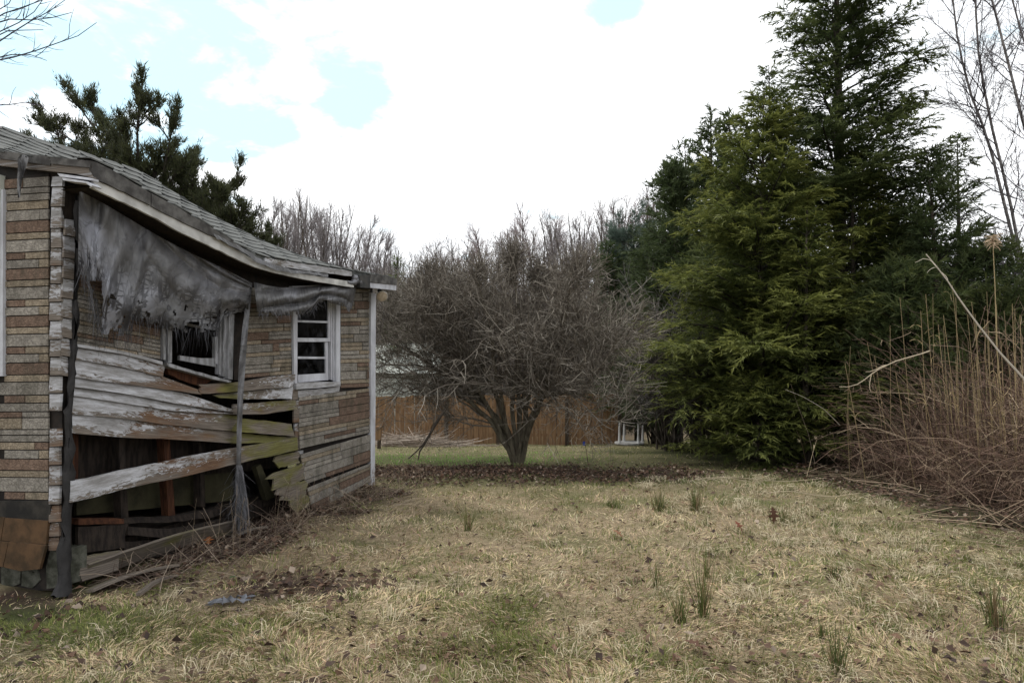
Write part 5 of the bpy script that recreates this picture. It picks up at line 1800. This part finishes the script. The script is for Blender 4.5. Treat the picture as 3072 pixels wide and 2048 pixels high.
P, d, t, ip = spawn(rl, LP, 12, .35, 1, (25, 60))
a1 = grow(rl, P, d, rl.uniform(.12, .45, len(t)), 5, .12, .05)
b.add(*tubes(a1, taper(len(a1), 6, .005, .002), 4, rl), (.06, .05, .07))
b.obj('limb', M['twig'], lt)

# ---- woods behind: individual bare trees sharing a few meshes
protos = []
for k, (st_, tc_, c0_, c1_) in enumerate(((1, None, (.10, .09, .09), (.24, .215, .215)), (2, None, (.09, .08, .08), (.22, .195, .195)), (3, None, (.12, .105, .103), (.26, .235, .235)),
                                           (1, (.21, .10, .095), (.085, .072, .07), (.19, .16, .155)), (2, (.19, .13, .125), (.10, .088, .084), (.2, .18, .175)))):
    rng = np.random.default_rng(500 + k)
    tr_, bb = bare_tree_parts(rng, 10.0, 3.0, st_, 4 if st_ == 1 else 3, c0_, c1_, tc_, r0=.11, dens=1.25 if st_ == 1 else .9, thick=1.0, upb=.09)
    red = k >= 3
    t_ = place_tree('woodland_tree', 'bare woodland tree with reddish buds in the wood behind the fence' if red else 'bare grey woodland tree in the wood behind the fence', 'tree', (0, 0, 0), tr_, bb, M['bark'],
                    'reddish bare trees in the wood' if red else 'bare grey trees in the wood')
    protos.append(t_)
prof_x = [700, 760, 830, 920, 1000, 1080, 1140, 1200, 1350, 1500, 1600, 1700, 1760, 1850, 1920, 2300, 2700, 3072, 3500]
prof_y = [760, 690, 640, 622, 650, 705, 745, 755, 735, 700, 665, 640, 630, 620, 570, 640, 705, 650, 600]
rw = np.random.default_rng(88)
used = [False] * len(protos)
slots = [(fx, rw.uniform(30, 40)) for fx in np.linspace(700, 1180, 20)] + [(fx, rw.uniform(27, 36)) for fx in np.linspace(1190, 1960, 24)] + [(fx, rw.uniform(31, 40)) for fx in np.linspace(700, 1990, 34)] + [(fx, rw.uniform(42, 60)) for fx in np.linspace(720, 1980, 26)] + [(fx, rw.uniform(22, 34)) for fx in np.linspace(2560, 3400, 18)] + \
        [(fx, rw.uniform(45, 60)) for fx in np.linspace(2200, 3500, 10)]
for fx, Y in slots:
    fx += rw.normal(0, 16)
    redz = 1290 < fx < 1900
    k = int(rw.choice([3, 4, 1, 2] if redz and rw.random() < .75 else [0, 1, 2]))
    o = protos[k] if not used[k] else copy_tree(protos[k])
    used[k] = True
    fy = np.interp(fx, prof_x, prof_y) + abs(rw.normal(0, 34)) - 22
    H = ht(fx, fy, Y) * (1.08 if fx < 1150 else 1.0)
    if fx > 2100:
        o['label'], o['group'] = 'bare grey tree in the wood beyond the brambles and evergreens', 'bare trees beyond the evergreens'
    elif k < 3 and fx < 1150:
        o['label'], o['group'] = 'bare grey tree in the wood showing over the house roof', 'bare trees over the house roof'
    elif k < 3:
        o['label'], o['group'] = 'bare grey woodland tree in the wood behind the fence', 'bare grey trees in the wood'
    else:
        o['label'], o['group'] = 'bare woodland tree with reddish buds in the wood behind the fence', 'reddish bare trees in the wood'
    o.location = gloc(fx, Y)
    s = H / 9.6
    o.scale = (s * rw.uniform(.85, 1.1), s * rw.uniform(.85, 1.1), s)
    o.rotation_euler = (0, 0, rw.uniform(0, 6.28))
for k, u_ in enumerate(used):
    if not u_:
        protos[k].location = gloc(1300, 45)

# far woods on the rise: one mass
rf = np.random.default_rng(99)
n = 900
px = rf.uniform(-60, 90, n)
py = rf.uniform(62, 120, n)
P = np.stack([px, py, gz(px, py)], 1)
tk = grow(rf, P, np.array([0, 0, 1]) + rf.normal(0, .06, (n, 3)), rf.uniform(5, 9, n), 4, .05)
b = Bag()
b.add(*tubes(tk, taper(n, 5, .16, .05), 3, rf), percol(lerpcol((.07, .06, .06), (.14, .125, .125), rf.random(n)), 15))
P, d, t, ip = spawn(rf, tk, 16, .25, 1, (20, 50))
a1 = grow(rf, P, d, rf.uniform(.8, 2.6, len(t)), 2, .1, .08)
b.add(*tubes(a1, taper(len(a1), 3, .045, .022), 2, rf), percol(lerpcol((.085, .072, .07), (.18, .15, .15), rf.random(len(a1))), 6))
tag(b.obj('distant_woods', M['twig'], origin=(0, 80, 0)), 'far bare woods on the rise reading as one grey mass', kind='stuff')

# ================================================================== bramble thicket and reeds on the right
rt = np.random.default_rng(61)


def thick_ok(x, y):
    edge = 5.6 - .5 * np.clip((8.5 - y) / 2, 0, 1) + (vnoise(x, y, .9, 12) - .5) * .8 - np.clip(8.2 - y, 0, 3) * .10
    return (x > edge) & (x < 9.5) & (y > 4.8) & (y < 11.2)


cx = rt.uniform(4.0, 9.5, 30000)
cy = rt.uniform(4.8, 11.4, 30000)
ok = thick_ok(cx, cy)
cx, cy = cx[ok], cy[ok]
wgt = 1 / (1 + np.clip(cx - 5.6, 0, 9) * .9)
sel = rt.random(len(cx)) < wgt
cx, cy = cx[sel][:5600], cy[sel][:5600]
n = len(cx)
P = np.stack([cx, cy, gz(cx, cy) - .02], 1)
dd = rt.normal(0, .48, (n, 3))
dd[:, 2] = 1.0
dd[:, 0] += .05 - .2 * np.clip((cx - 5.6) / 2, 0, 1)
L = rt.uniform(.7, 2.35, n) * np.clip(.36 + (cx - 5.3) * .62, .3, 1.1) * (.55 + .8 * vnoise(cx, cy, .7, 77))
ca = grow(rt, P, dd, L, 7, .13, -.01, .33)
b = Bag()
r1, r2, r3 = (.04, .026, .020), (.165, .102, .072), (.40, .31, .21)
tc_ = rt.random(n)
cc = np.where((tc_ > .78)[:, None], lerpcol(r2, r3, rt.random(n)), lerpcol(r1, r2, rt.random(n)))
b.add(*tubes(ca, taper(n, 8, .0062, .0022), 2, rt), percol(cc, 16))
P, d, t, ip = spawn(rt, ca, 5, .2, 1, (30, 80))
a1 = grow(rt, P, d, rt.uniform(.08, .38, len(t)), 3, .15)
b.add(*tubes(a1, taper(len(a1), 4, .0026, .0013), 2, rt), percol(cc[ip] * rt.uniform(.7, 1.4, (len(ip), 1)), 8))
# broken stalks lying along its foot
n = 170
fy_ = rt.uniform(5.2, 11, n)
fx_ = 5.35 - .5 * np.clip((8.5 - fy_) / 2, 0, 1) + rt.normal(-.15, .38, n)
P = np.stack([fx_, fy_, gz(fx_, fy_) + rt.uniform(.01, .12, n)], 1)
fa_ = grow(rt, P, rt.normal(0, 1, (n, 3)) * [1.2, .9, .16] + [-.3, 0, .05], rt.uniform(.2, 1.0, n), 5, .07)
b.add(*tubes(fa_, taper(n, 6, .0045, .0025), 3, rt), percol(lerpcol((.11, .07, .05), (.36, .28, .19), rt.random(n)), 18))
tag(b.obj('bramble_thicket', M['twig']), 'dense reddish brown bramble thicket along the right side', 'thicket', kind='stuff')


def reed(path_f, Y0, Y1, r, name, label, group=None, col=(.30, .225, .12), leaves=2, plume=False, seed=0):
    rng = np.random.default_rng(seed)
    q = resample(path_f, 12)
    pts = np.array([at(c[0], c[1], Y0 + (Y1 - Y0) * k / 11) for k, c in enumerate(q)])
    b_ = Bag()
    b_.add(*tubes(pts[None], taper(1, 12, r, r * .45), 5, rng), col)
    t_ = thing(name, label, 'reed', pts[0], group)
    b_.obj('stalk', M['grass'], t_)
    for k in range(leaves):
        b_ = Bag()
        i_ = rng.integers(5, 11)
        d0 = norm(pts[i_] - pts[i_ - 1] + rng.normal(0, .35, 3) * .1)
        lf = grow(rng, pts[i_][None], d0[None] + rng.normal(0, .3, (1, 3)), np.array([rng.uniform(.12, .32)]), 6, .2, -.25)
        b_.add(*tubes(lf, taper(1, 7, .006, .002), 2, rng), np.array(col) * 1.25)
        b_.obj('leaf', M['grass'], t_)
    if plume:
        b_ = Bag()
        P_ = pts[-1] + rng.normal(0, .008, (60, 3)) + np.outer(rng.uniform(-.02, .12, 60), [0, 0, 1])
        pl_ = grow(rng, P_, rng.normal(0, .9, (60, 3)) * [1, 1, .3] + [0, 0, .2], rng.uniform(.05, .13, 60), 5, .1, -.22)
        b_.add(*tubes(pl_, taper(60, 6, .007, .003), 2, rng), np.array((.42, .32, .22)))
        b_.obj('plume', M['grass'], t_)
    return t_


reed([(3120, 1230), (3072, 1136), (3000, 1058), (2935, 975), (2880, 900), (2835, 830), (2778, 762)], 6.9, 7.6, .013, 'reed_stalk', 'thick pale reed leaning diagonally across the thicket top', col=(.42, .37, .30), leaves=3, seed=1)
reed([(2790, 1052), (2768, 1060), (2690, 1082), (2640, 1105), (2610, 1125), (2580, 1150), (2550, 1160), (2518, 1160)], 8.8, 8.6, .009, 'reed_stalk', 'bent pale reed arching left over the brambles', col=(.45, .38, .27), leaves=2, seed=2)
reed([(3022, 1400), (3005, 1200), (2990, 1040), (2985, 860), (2979, 735)], 8.2, 8.2, .009, 'reed_stalk', 'tallest upright reed topped with a drooping tan plume', col=(.36, .28, .15), leaves=0, plume=True, seed=3)
reed([(2520, 1275), (2470, 1225), (2410, 1190), (2356, 1168)], 10.6, 10.4, .006, 'reed_stalk', 'thin pale stem poking left out of the thicket before the hemlock', col=(.42, .38, .30), leaves=0, seed=4)
reed([(2445, 1390), (2425, 1300), (2395, 1220), (2372, 1150)], 10.6, 10.6, .0035, 'reed_stalk', 'fine grey stem standing before the low hemlock fronds', col=(.25, .2, .15), leaves=0, seed=5)
reed([(2420, 1430), (2435, 1370), (2450, 1318)], 9.9, 9.9, .006, 'reed_stalk', 'short broken pale reed standing at the lawn corner of the thicket', col=(.42, .34, .22), leaves=1, seed=6)
rr_ = np.random.default_rng(15)
for k in range(52):
    tx = rr_.uniform(2530, 3068) if k < 32 else rr_.uniform(2800, 3068)
    bx = tx + rr_.normal(28, 22)
    by = np.interp(bx, [2500, 3072], [1400, 1560]) - rr_.uniform(0, 60)
    ty = rr_.uniform(860, 1060) - (tx - 2530) * .08 if rr_.random() < .6 else rr_.uniform(1050, 1160)
    Y = float(np.interp(bx, [2500, 2800, 3072], [9.8, 8.6, 7.3]) + rr_.uniform(.1, 1.6))
    gb = gloc(bx, Y)
    bp = [bx, 1105 + (EYE - gb[2]) / Y * 2048]
    mid = [(bx + tx) / 2 + rr_.normal(0, 6), (bp[1] + ty) / 2]
    reed([tuple(bp), tuple(mid), (tx, ty)], Y, Y, rr_.uniform(.0045, .0075), 'reed_stalk', 'upright tan reed stalk standing among the brambles', 'upright tan reeds in the thicket',
         col=tuple(np.array((.33, .25, .135)) * rr_.uniform(.7, 1.2)), leaves=int(rr_.integers(0, 3)), seed=100 + k)
# fallen reeds on the lawn edge
for k, (a_, b_) in enumerate((((2090, 1448), (2480, 1452)), ((2300, 1492), (2580, 1500)), ((2120, 1520 - 70), (2330, 1452)))):
    pa_, pb_ = ground_at(*a_) + [0, 0, .05], ground_at(*b_) + [0, 0, .07]
    pth = np.array([pa_ * (1 - f) + pb_ * f + [0, 0, .03 * math.sin(f * 7)] for f in np.linspace(0, 1, 9)])
    bq = Bag()
    bq.add(*tubes(pth[None], taper(1, 9, .006, .004), 5, r4), (.42, .35, .24))
    tag(bq.obj('fallen_reed', M['grass']), ('long pale reed lying across the lawn before the hemlock', 'pale reed lying flat nearest the thicket foot', 'short pale reed lying behind the rushes')[k], 'reed')


# ================================================================== GRASS, LITTER, RUSHES
rgz = np.random.default_rng(1234)


def sample_lawn(n, y0=3.0, y1=23.0, pw_=1.0):
    """points denser near the viewpoint of the yard's near end"""
    u = rgz.random(n)
    a_, b_ = 1 / y0 ** pw_, 1 / y1 ** pw_
    y_ = (a_ - u * (a_ - b_)) ** (-1 / pw_)
    x_ = rgz.uniform(-.92, .92, n) * y_ + rgz.uniform(-.6, .6, n)
    uu, oo = wallco(x_, y_)
    inside = (uu > -.1) & (uu < 4.65) & (oo < -.02) & (oo > -4.5)
    left = (oo < .0) & (uu < -.1) & (uu > -.9)
    return x_[~inside], y_[~inside]


def blades(x_, y_, L, ang, lean, wdt, col, nseg=2, curl=.35):
    n_ = len(x_)
    base_ = np.stack([x_, y_, gz(x_, y_) - .008], 1)
    d_ = np.stack([np.cos(ang) * np.sin(lean), np.sin(ang) * np.sin(lean), np.cos(lean)], 1)
    hz = np.stack([np.cos(ang), np.sin(ang), np.zeros(n_)], 1)
    sd = np.stack([-np.sin(ang), np.cos(ang), np.zeros(n_)], 1)
    sd = norm(sd + rgz.normal(0, .5, (n_, 3)))
    p1 = base_ + d_ * (L * .55)[:, None]
    d2_ = norm(d_ + hz * curl - np.array([0, 0, 1]) * curl * .9)
    p2 = p1 + d2_ * (L * .45)[:, None]
    p2[:, 2] = np.maximum(p2[:, 2], base_[:, 2] + .012)
    wv_ = wdt[:, None]
    V_ = np.stack([base_ - sd * wv_, base_ + sd * wv_, p1 + sd * wv_ * .85, p1 - sd * wv_ * .85, p2], 1).reshape(-1, 3)
    i0 = np.arange(n_) * 5
    F4_ = np.stack([i0, i0 + 1, i0 + 2, i0 + 3], 1)
    F3_ = np.stack([i0 + 3, i0 + 2, i0 + 4], 1)
    return V_, F4_, F3_, percol(col, 5)


x_, y_ = sample_lawn(335000, pw_=1.2)
lt_ = litter(x_, y_)
keep = rgz.random(len(x_)) > lt_ * .93
x_, y_ = x_[keep], y_[keep]
n = len(x_)
gr = greenness(x_, y_)
isg = rgz.random(n) < gr * .66 + .21
# matted direction field in clumps
fa = vnoise(x_, y_, .55, 40) * 9 + vnoise(x_, y_, .22, 41) * 5
ang = fa + rgz.normal(0, .75, n)
lean = np.where(isg, np.abs(rgz.normal(.55, .35, n)), np.abs(rgz.normal(1.28, .24, n)))
clump = vnoise(x_, y_, .3, 44)
L = np.where(isg, rgz.uniform(.025, .065, n), rgz.uniform(.03, .10, n)) * (.6 + .8 * clump)
wd = (.0011 + .00030 * y_) * rgz.uniform(.7, 1.35, n)
tone = vnoise(x_, y_, .8, 50) * .5 + rgz.random(n) * .5
dead = lerpcol((.25, .185, .105), (.80, .655, .42), tone) * (1 + rgz.normal(0, .05, (n, 3)))
greyd = (vnoise(x_, y_, .45, 57) + rgz.normal(0, .2, n) > .72)[:, None]
dead = np.where(greyd, dead * np.array((.62, .56, .56)), dead)
rust = (rgz.random(n) < .04 + .3 * np.clip(vnoise(x_, y_, .6, 58) - .6, 0, 1))[:, None]
dead = np.where(rust, np.array((.13, .075, .042)) * rgz.uniform(.6, 1.4, (n, 1)), dead)
grn = lerpcol((.06, .08, .02), (.24, .26, .075), rgz.random(n))
bright = np.clip((y_ - 11.8) / .6, 0, 1) * np.clip((16.2 - y_), 0, 1) * np.clip((2.4 - x_) / 2, 0, 1)
grn = grn * (1 - bright[:, None]) + lerpcol((.13, .28, .04), (.28, .54, .10), rgz.random(n)) * bright[:, None]
col = np.where(isg[:, None], grn, dead)
sh_ = rgz.random(n) < .2
lean = np.where(sh_ & ~isg, rgz.uniform(1.35, 1.54, n), lean)
L = np.where(sh_, L * .6, L)
lean = np.clip(lean, 0, 1.54)
nr_ = y_ < 6.6
A = blades(x_[nr_], y_[nr_], L[nr_], ang[nr_], lean[nr_], wd[nr_], col[nr_])
fr_ = ~nr_
base_ = np.stack([x_[fr_], y_[fr_], gz(x_[fr_], y_[fr_]) - .005], 1)
a_ = ang[fr_]
dv = np.stack([np.cos(a_) * np.sin(lean[fr_]), np.sin(a_) * np.sin(lean[fr_]), np.cos(lean[fr_]) + .05], 1)
sd = norm(np.stack([-np.sin(a_), np.cos(a_), np.zeros(len(a_))], 1) + rgz.normal(0, .5, (len(a_), 3)))
FV, FF = spikes(base_, dv, sd, L[fr_], wd[fr_] * 1.25)
FC = percol(col[fr_], 3)
# long bleached sedge near the thicket and some tufts elsewhere
tn = 260
tx, ty = sample_lawn(tn, 3.2, 12)
tx2 = rgz.uniform(1.6, 5.2, 200)
ty2 = rgz.uniform(4.5, 10.5, 200)
tx, ty = np.concatenate([tx, tx2]), np.concatenate([ty, ty2])
m_ = litter(tx, ty) < .4
tx, ty = tx[m_], ty[m_]
k = 46
x2 = np.repeat(tx, k) + rgz.normal(0, .045, len(tx) * k)
y2 = np.repeat(ty, k) + rgz.normal(0, .045, len(tx) * k)
n2 = len(x2)
a2 = np.repeat(rgz.uniform(0, 6.28, len(tx)), k) + rgz.normal(0, 1.0, n2)
g2 = np.repeat(rgz.random(len(tx)) ** 1.4, k)
col2 = np.where((rgz.random(n2) < g2 * .7)[:, None], lerpcol((.05, .07, .018), (.15, .17, .05), rgz.random(n2)), lerpcol((.30, .24, .15), (.68, .60, .43), rgz.random(n2)))
L2 = rgz.uniform(.06, .19, n2) * np.repeat(rgz.uniform(.6, 1.15, len(tx)), k)
B_ = blades(x2, y2, L2, a2, np.abs(rgz.normal(.75, .35, n2)), (.0012 + .00026 * y2), col2, curl=.9)
V = np.concatenate([A[0], B_[0], FV])
F4 = np.concatenate([A[1], B_[1] + len(A[0])])
F3 = np.concatenate([A[2], B_[2] + len(A[0]), FF + len(A[0]) + len(B_[0])])
o = obj('lawn_grass', V, F4, M['grass'], origin=(0, 0, 0), Fb=F3, attrs={'Col': np.concatenate([A[3], B_[3], FC])})
tag(o, 'matted bleached and green grass covering the yard', kind='stuff')

# dead leaves: litter beds and scatter over the lawn
n = 26000
x_ = np.concatenate([rgz.uniform(-4, 3.4, n), rgz.uniform(-3, 1, n // 2), rgz.uniform(3.8, 6, n // 4), sample_lawn(3200, 3.0, 14)[0] * 0])
y_ = np.concatenate([rgz.uniform(9.2, 12.4, n), rgz.uniform(3.8, 9.5, n // 2), rgz.uniform(5, 12, n // 4), np.zeros(len(x_) - n - n // 2 - n // 4)])
sx_, sy_ = sample_lawn(3000, 3.0, 14)
pl_ = litter(x_, y_)
uu, oo = wallco(x_, y_)
k_ = (rgz.random(len(x_)) < pl_) & (y_ > 1) & ~((uu > -.1) & (uu < 4.65) & (oo < -.02))
x_, y_ = np.concatenate([x_[k_], sx_]), np.concatenate([y_[k_], sy_])
n = len(x_)
P = np.stack([x_, y_, gz(x_, y_) + rgz.uniform(.004, .03, n)], 1)
d = rgz.normal(0, 1, (n, 3)) * [1, 1, .28]
d = norm(d)
sd = norm(np.cross(d, rgz.normal(0, .45, (n, 3)) + [0, 0, 1]))
ln = rgz.uniform(.025, .075, n)
V, F = diamonds(P, d, sd, ln, ln * rgz.uniform(.2, .42, n))
V[1::4, 2] += rgz.uniform(0, .015, n)
V[3::4, 2] += rgz.uniform(0, .015, n)
lc = lerpcol((.035, .022, .017), (.16, .095, .062), rgz.random(n) ** 1.5)
pale = (rgz.random(n) < .10)[:, None]
lc = np.where(pale, np.array((.28, .22, .17)) * rgz.uniform(.7, 1.2, (n, 1)), lc)
b = Bag()
b.add(V, F, percol(lc, 4))
# thin dead stems in the litter beside the house
n = 1500
uu, oo = rgz.uniform(.2, 4.4, n), np.abs(rgz.normal(.3, .3, n)) + .05
pp = C0 + np.outer(uu, D) + np.outer(oo, N)
pp[:, 2] = gz(pp[:, 0], pp[:, 1]) + .01
dd = norm(rgz.normal(0, 1, (n, 3)) * [1, 1, .22] + [0, 0, .12] + D * .4)
pa = grow(rgz, pp, dd, rgz.uniform(.1, .5, n), 4, .12)
b.add(*tubes(pa, taper(n, 5, .0028, .0014), 2, rgz), percol(lerpcol((.07, .045, .035), (.30, .24, .18), rgz.random(n) ** 1.6), 10))
tag(b.obj('leaf_litter', M['deadleaf'], origin=(0, 0, 0)), 'brown dead leaves and stems lying on the yard', kind='stuff')

# dead weed stalks standing along the foot of the wall
n = 120
uu, oo = rgz.uniform(.9, 5.4, n), np.abs(rgz.normal(.25, .35, n)) + .08
pp = C0 + np.outer(uu, D) + np.outer(oo, N)
pp[:, 2] = gz(pp[:, 0], pp[:, 1]) - .01
pa = grow(rgz, pp, rgz.normal(0, .22, (n, 3)) + [0, 0, 1], rgz.uniform(.12, .55, n), 5, .07)
b = Bag()
b.add(*tubes(pa, taper(n, 6, .0022, .001), 3, rgz), percol(lerpcol((.10, .06, .04), (.34, .27, .19), rgz.random(n)), 18))
P, d, t, ip = spawn(rgz, pa, 4, .35, 1, (30, 70))
a1 = grow(rgz, P, d, rgz.uniform(.03, .12, len(t)), 2, .15)
b.add(*tubes(a1, taper(len(a1), 3, .0016, .001), 2, rgz), percol(lerpcol((.10, .06, .04), (.34, .27, .19), rgz.random(len(a1))), 6))
tag(b.obj('dead_weeds', M['grass'], origin=(0, 0, 0)), 'thin dead weed stalks along the foot of the house wall', kind='stuff')

# heap of pale dead stalks before the fence
rh = np.random.default_rng(31)
hc = at(1225, 1310, 19.3)
n = 1500
P = np.stack([hc[0] + rh.normal(0, .75, n), hc[1] + rh.normal(0, .35, n), np.zeros(n)], 1)
P[:, 2] = gz(P[:, 0], P[:, 1]) + rh.uniform(0, .28, n) * np.exp(-((P[:, 0] - hc[0]) / .8) ** 2)
pa = grow(rh, P, norm(rh.normal(0, 1, (n, 3)) * [1.4, .6, .12]), rh.uniform(.4, 1.1, n), 3, .06)
b = Bag()
b.add(*tubes(pa, taper(n, 4, .008, .005), 2, rh), percol(lerpcol((.16, .12, .09), (.50, .43, .36), rh.random(n)), 8))
tag(b.obj('stalk_heap', M['grass']), 'flat heap of pale dead stalks in front of the fence', 'brush pile', kind='stuff')

# rushes: upright clumps one can count
rush = [(1978, 1531, 66, 38, 60, 'wide green rush clump beside another at mid lawn'), (2089, 1531, 78, 26, 70, 'denser upright rush clump right of the wide one at mid lawn'), (1968, 1767, 95, 12, 16, 'few thin rush stems left of the tall clump'),
        (2041, 1869, 112, 24, 50, 'short dark rush clump at the foot of the tallest clump'), (2105, 1850, 195, 24, 44, 'tallest rush clump in the middle foreground'), (2118, 1732, 105, 12, 18, 'slim rush clump just behind the tallest clump'),
        (2350, 1570, 60, 18, 30, 'small rush clump beside the upright oak leaf'), (2515, 2030, 165, 40, 44, 'sparse brown rush clump at the bottom edge'), (2982, 1880, 135, 44, 75, 'broad rush clump near the right edge of the foreground'),
        (1405, 1592, 78, 18, 30, 'thin rush clump on the lawn right of the house'), (2462, 1914, 82, 22, 20, 'loose rush stems behind the bottom edge clump'), (1846, 1524, 44, 30, 34, 'short wide rush tuft left of the mid lawn clumps'),
        (2500, 1440 + 290, 40, 40, 40, 'low green tuft on the right half of the lawn'), (2240, 1440, 44, 30, 40, 'green tuft near the shaded lawn edge')]
rr2 = np.random.default_rng(71)
for fx, fy, hp, wp, cnt, lab in rush:
    p = ground_at(fx, fy)
    s = p[1] / 2048
    n = cnt
    P = p + np.stack([rr2.normal(0, wp * .28 * s, n), rr2.normal(0, wp * .28 * s, n), np.zeros(n)], 1)
    dd = np.stack([rr2.normal(0, .17 + .14 * wp / hp, n), rr2.normal(0, .2, n), np.ones(n)], 1)
    pa = grow(rr2, P, dd, hp * s * rr2.uniform(.3, 1.05, n), 5, .045)
    t_ = rr2.random(n)
    c_ = np.where((t_ < .38)[:, None], lerpcol((.15, .10, .05), (.32, .24, .13), rr2.random(n)), lerpcol((.045, .065, .018), (.14, .17, .05), rr2.random(n)))
    b = Bag()
    b.add(*tubes(pa, taper(n, 6, .0026 + .00008 * p[1], .0012), 3, rr2), percol(c_, 18))
    t = thing('rush_clump', lab, 'rush', p, 'rush clumps on the lawn')
    b.obj('blades', M['grass'], t)


# fallen oak leaves
def oakleaf(p, size, yaw, pitch, label, col, roll=0.0):
    prof_ = [(0, .03), (.1, .05), (.16, .26), (.22, .10), (.34, .12), (.44, .48), (.52, .16), (.62, .14), (.70, .36), (.78, .10), (.88, .12), (1.0, .0)]
    L_ = [np.array([-w_, h_, .10 * abs(w_) + .12 * math.sin(h_ * 3)]) for h_, w_ in prof_]
    C_ = [np.array([0, h_, .12 * math.sin(h_ * 3)]) for h_, w_ in prof_]
    R_ = [np.array([w_ * .93, h_ - .03 * (w_ > .2), .10 * abs(w_) + .12 * math.sin(h_ * 3)]) for h_, w_ in prof_]
    n_ = len(prof_)
    V_ = np.array(L_ + C_ + R_) * size
    F_ = [(i, i + n_, i + n_ + 1, i + 1) for i in range(n_ - 1)] + [(i + n_, i + 2 * n_, i + 2 * n_ + 1, i + n_ + 1) for i in range(n_ - 1)]
    rot = np.array(Matrix.Rotation(yaw, 3, 'Z') @ Matrix.Rotation(pitch, 3, 'X') @ Matrix.Rotation(roll, 3, 'Y'))
    V_ = V_ @ rot.T + p
    b_ = Bag()
    b_.add(V_, np.array(F_), col)
    return tag(b_.obj('oak_leaf', M['deadleaf']), label, 'leaf', 'fallen oak leaves on the lawn')


for fx, fy, size, yaw, pitch, lab, c in ((2322, 1574, .16, .1, 1.35, 'dark oak leaf standing upright on the lawn beside a rush clump', (.07, .032, .018)), (1868, 1618, .12, 1.0, .5, 'tan oak leaf curled on the left part of the lawn', (.20, .10, .055)),
                                       (2020, 1592, .11, 2.2, .3, 'rusty oak leaf in front of the wide rush clump', (.13, .05, .028)), (2226, 1600, .12, .6, .8, 'reddish oak leaf left of the upright leaf', (.15, .05, .03)),
                                       (1915, 1532, .11, 1.7, .3, 'brown oak leaf left of the wide rush clump', (.12, .06, .035)), (720, 1790 - 50, .10, 2.6, .2, 'green broad leaf on the grass near the house litter', (.06, .09, .035)),
                                       (2115, 1960, .12, 1.2, .3, 'dark brown oak leaf below the tallest rush clump', (.09, .045, .028)), (625, 1640, .12, .4, .5, 'orange brown leaf on the litter by the sill', (.24, .09, .03))):
    oakleaf(ground_at(fx, fy) + [0, 0, .02], size, yaw, pitch, lab, c)

# grey plastic scrap in the mud
p = ground_at(690, 1812)
rs = np.random.default_rng(4)
k = 9
gu_, gv_ = np.meshgrid(np.linspace(-1, 1, k), np.linspace(-1, 1, k))
V = np.stack([gu_ * .13 + rs.normal(0, .02, (k, k)), gv_ * .045 + gu_ * .05 + rs.normal(0, .012, (k, k)), np.abs(rs.normal(0, .018, (k, k))) + .015], -1).reshape(-1, 3) + p
ii = np.arange(k * k).reshape(k, k)
F = np.stack([ii[:-1, :-1], ii[:-1, 1:], ii[1:, 1:], ii[1:, :-1]], -1)[rs.random((k - 1, k - 1)) < .72]
b = Bag()
b.add(V, F, lerpcol((.06, .06, .065), (.24, .25, .28), rs.random(k * k)))
tag(b.obj('tarp_scrap', M['grass']), 'small silvery shred of tarp on the muddy grass', 'tarp scrap')
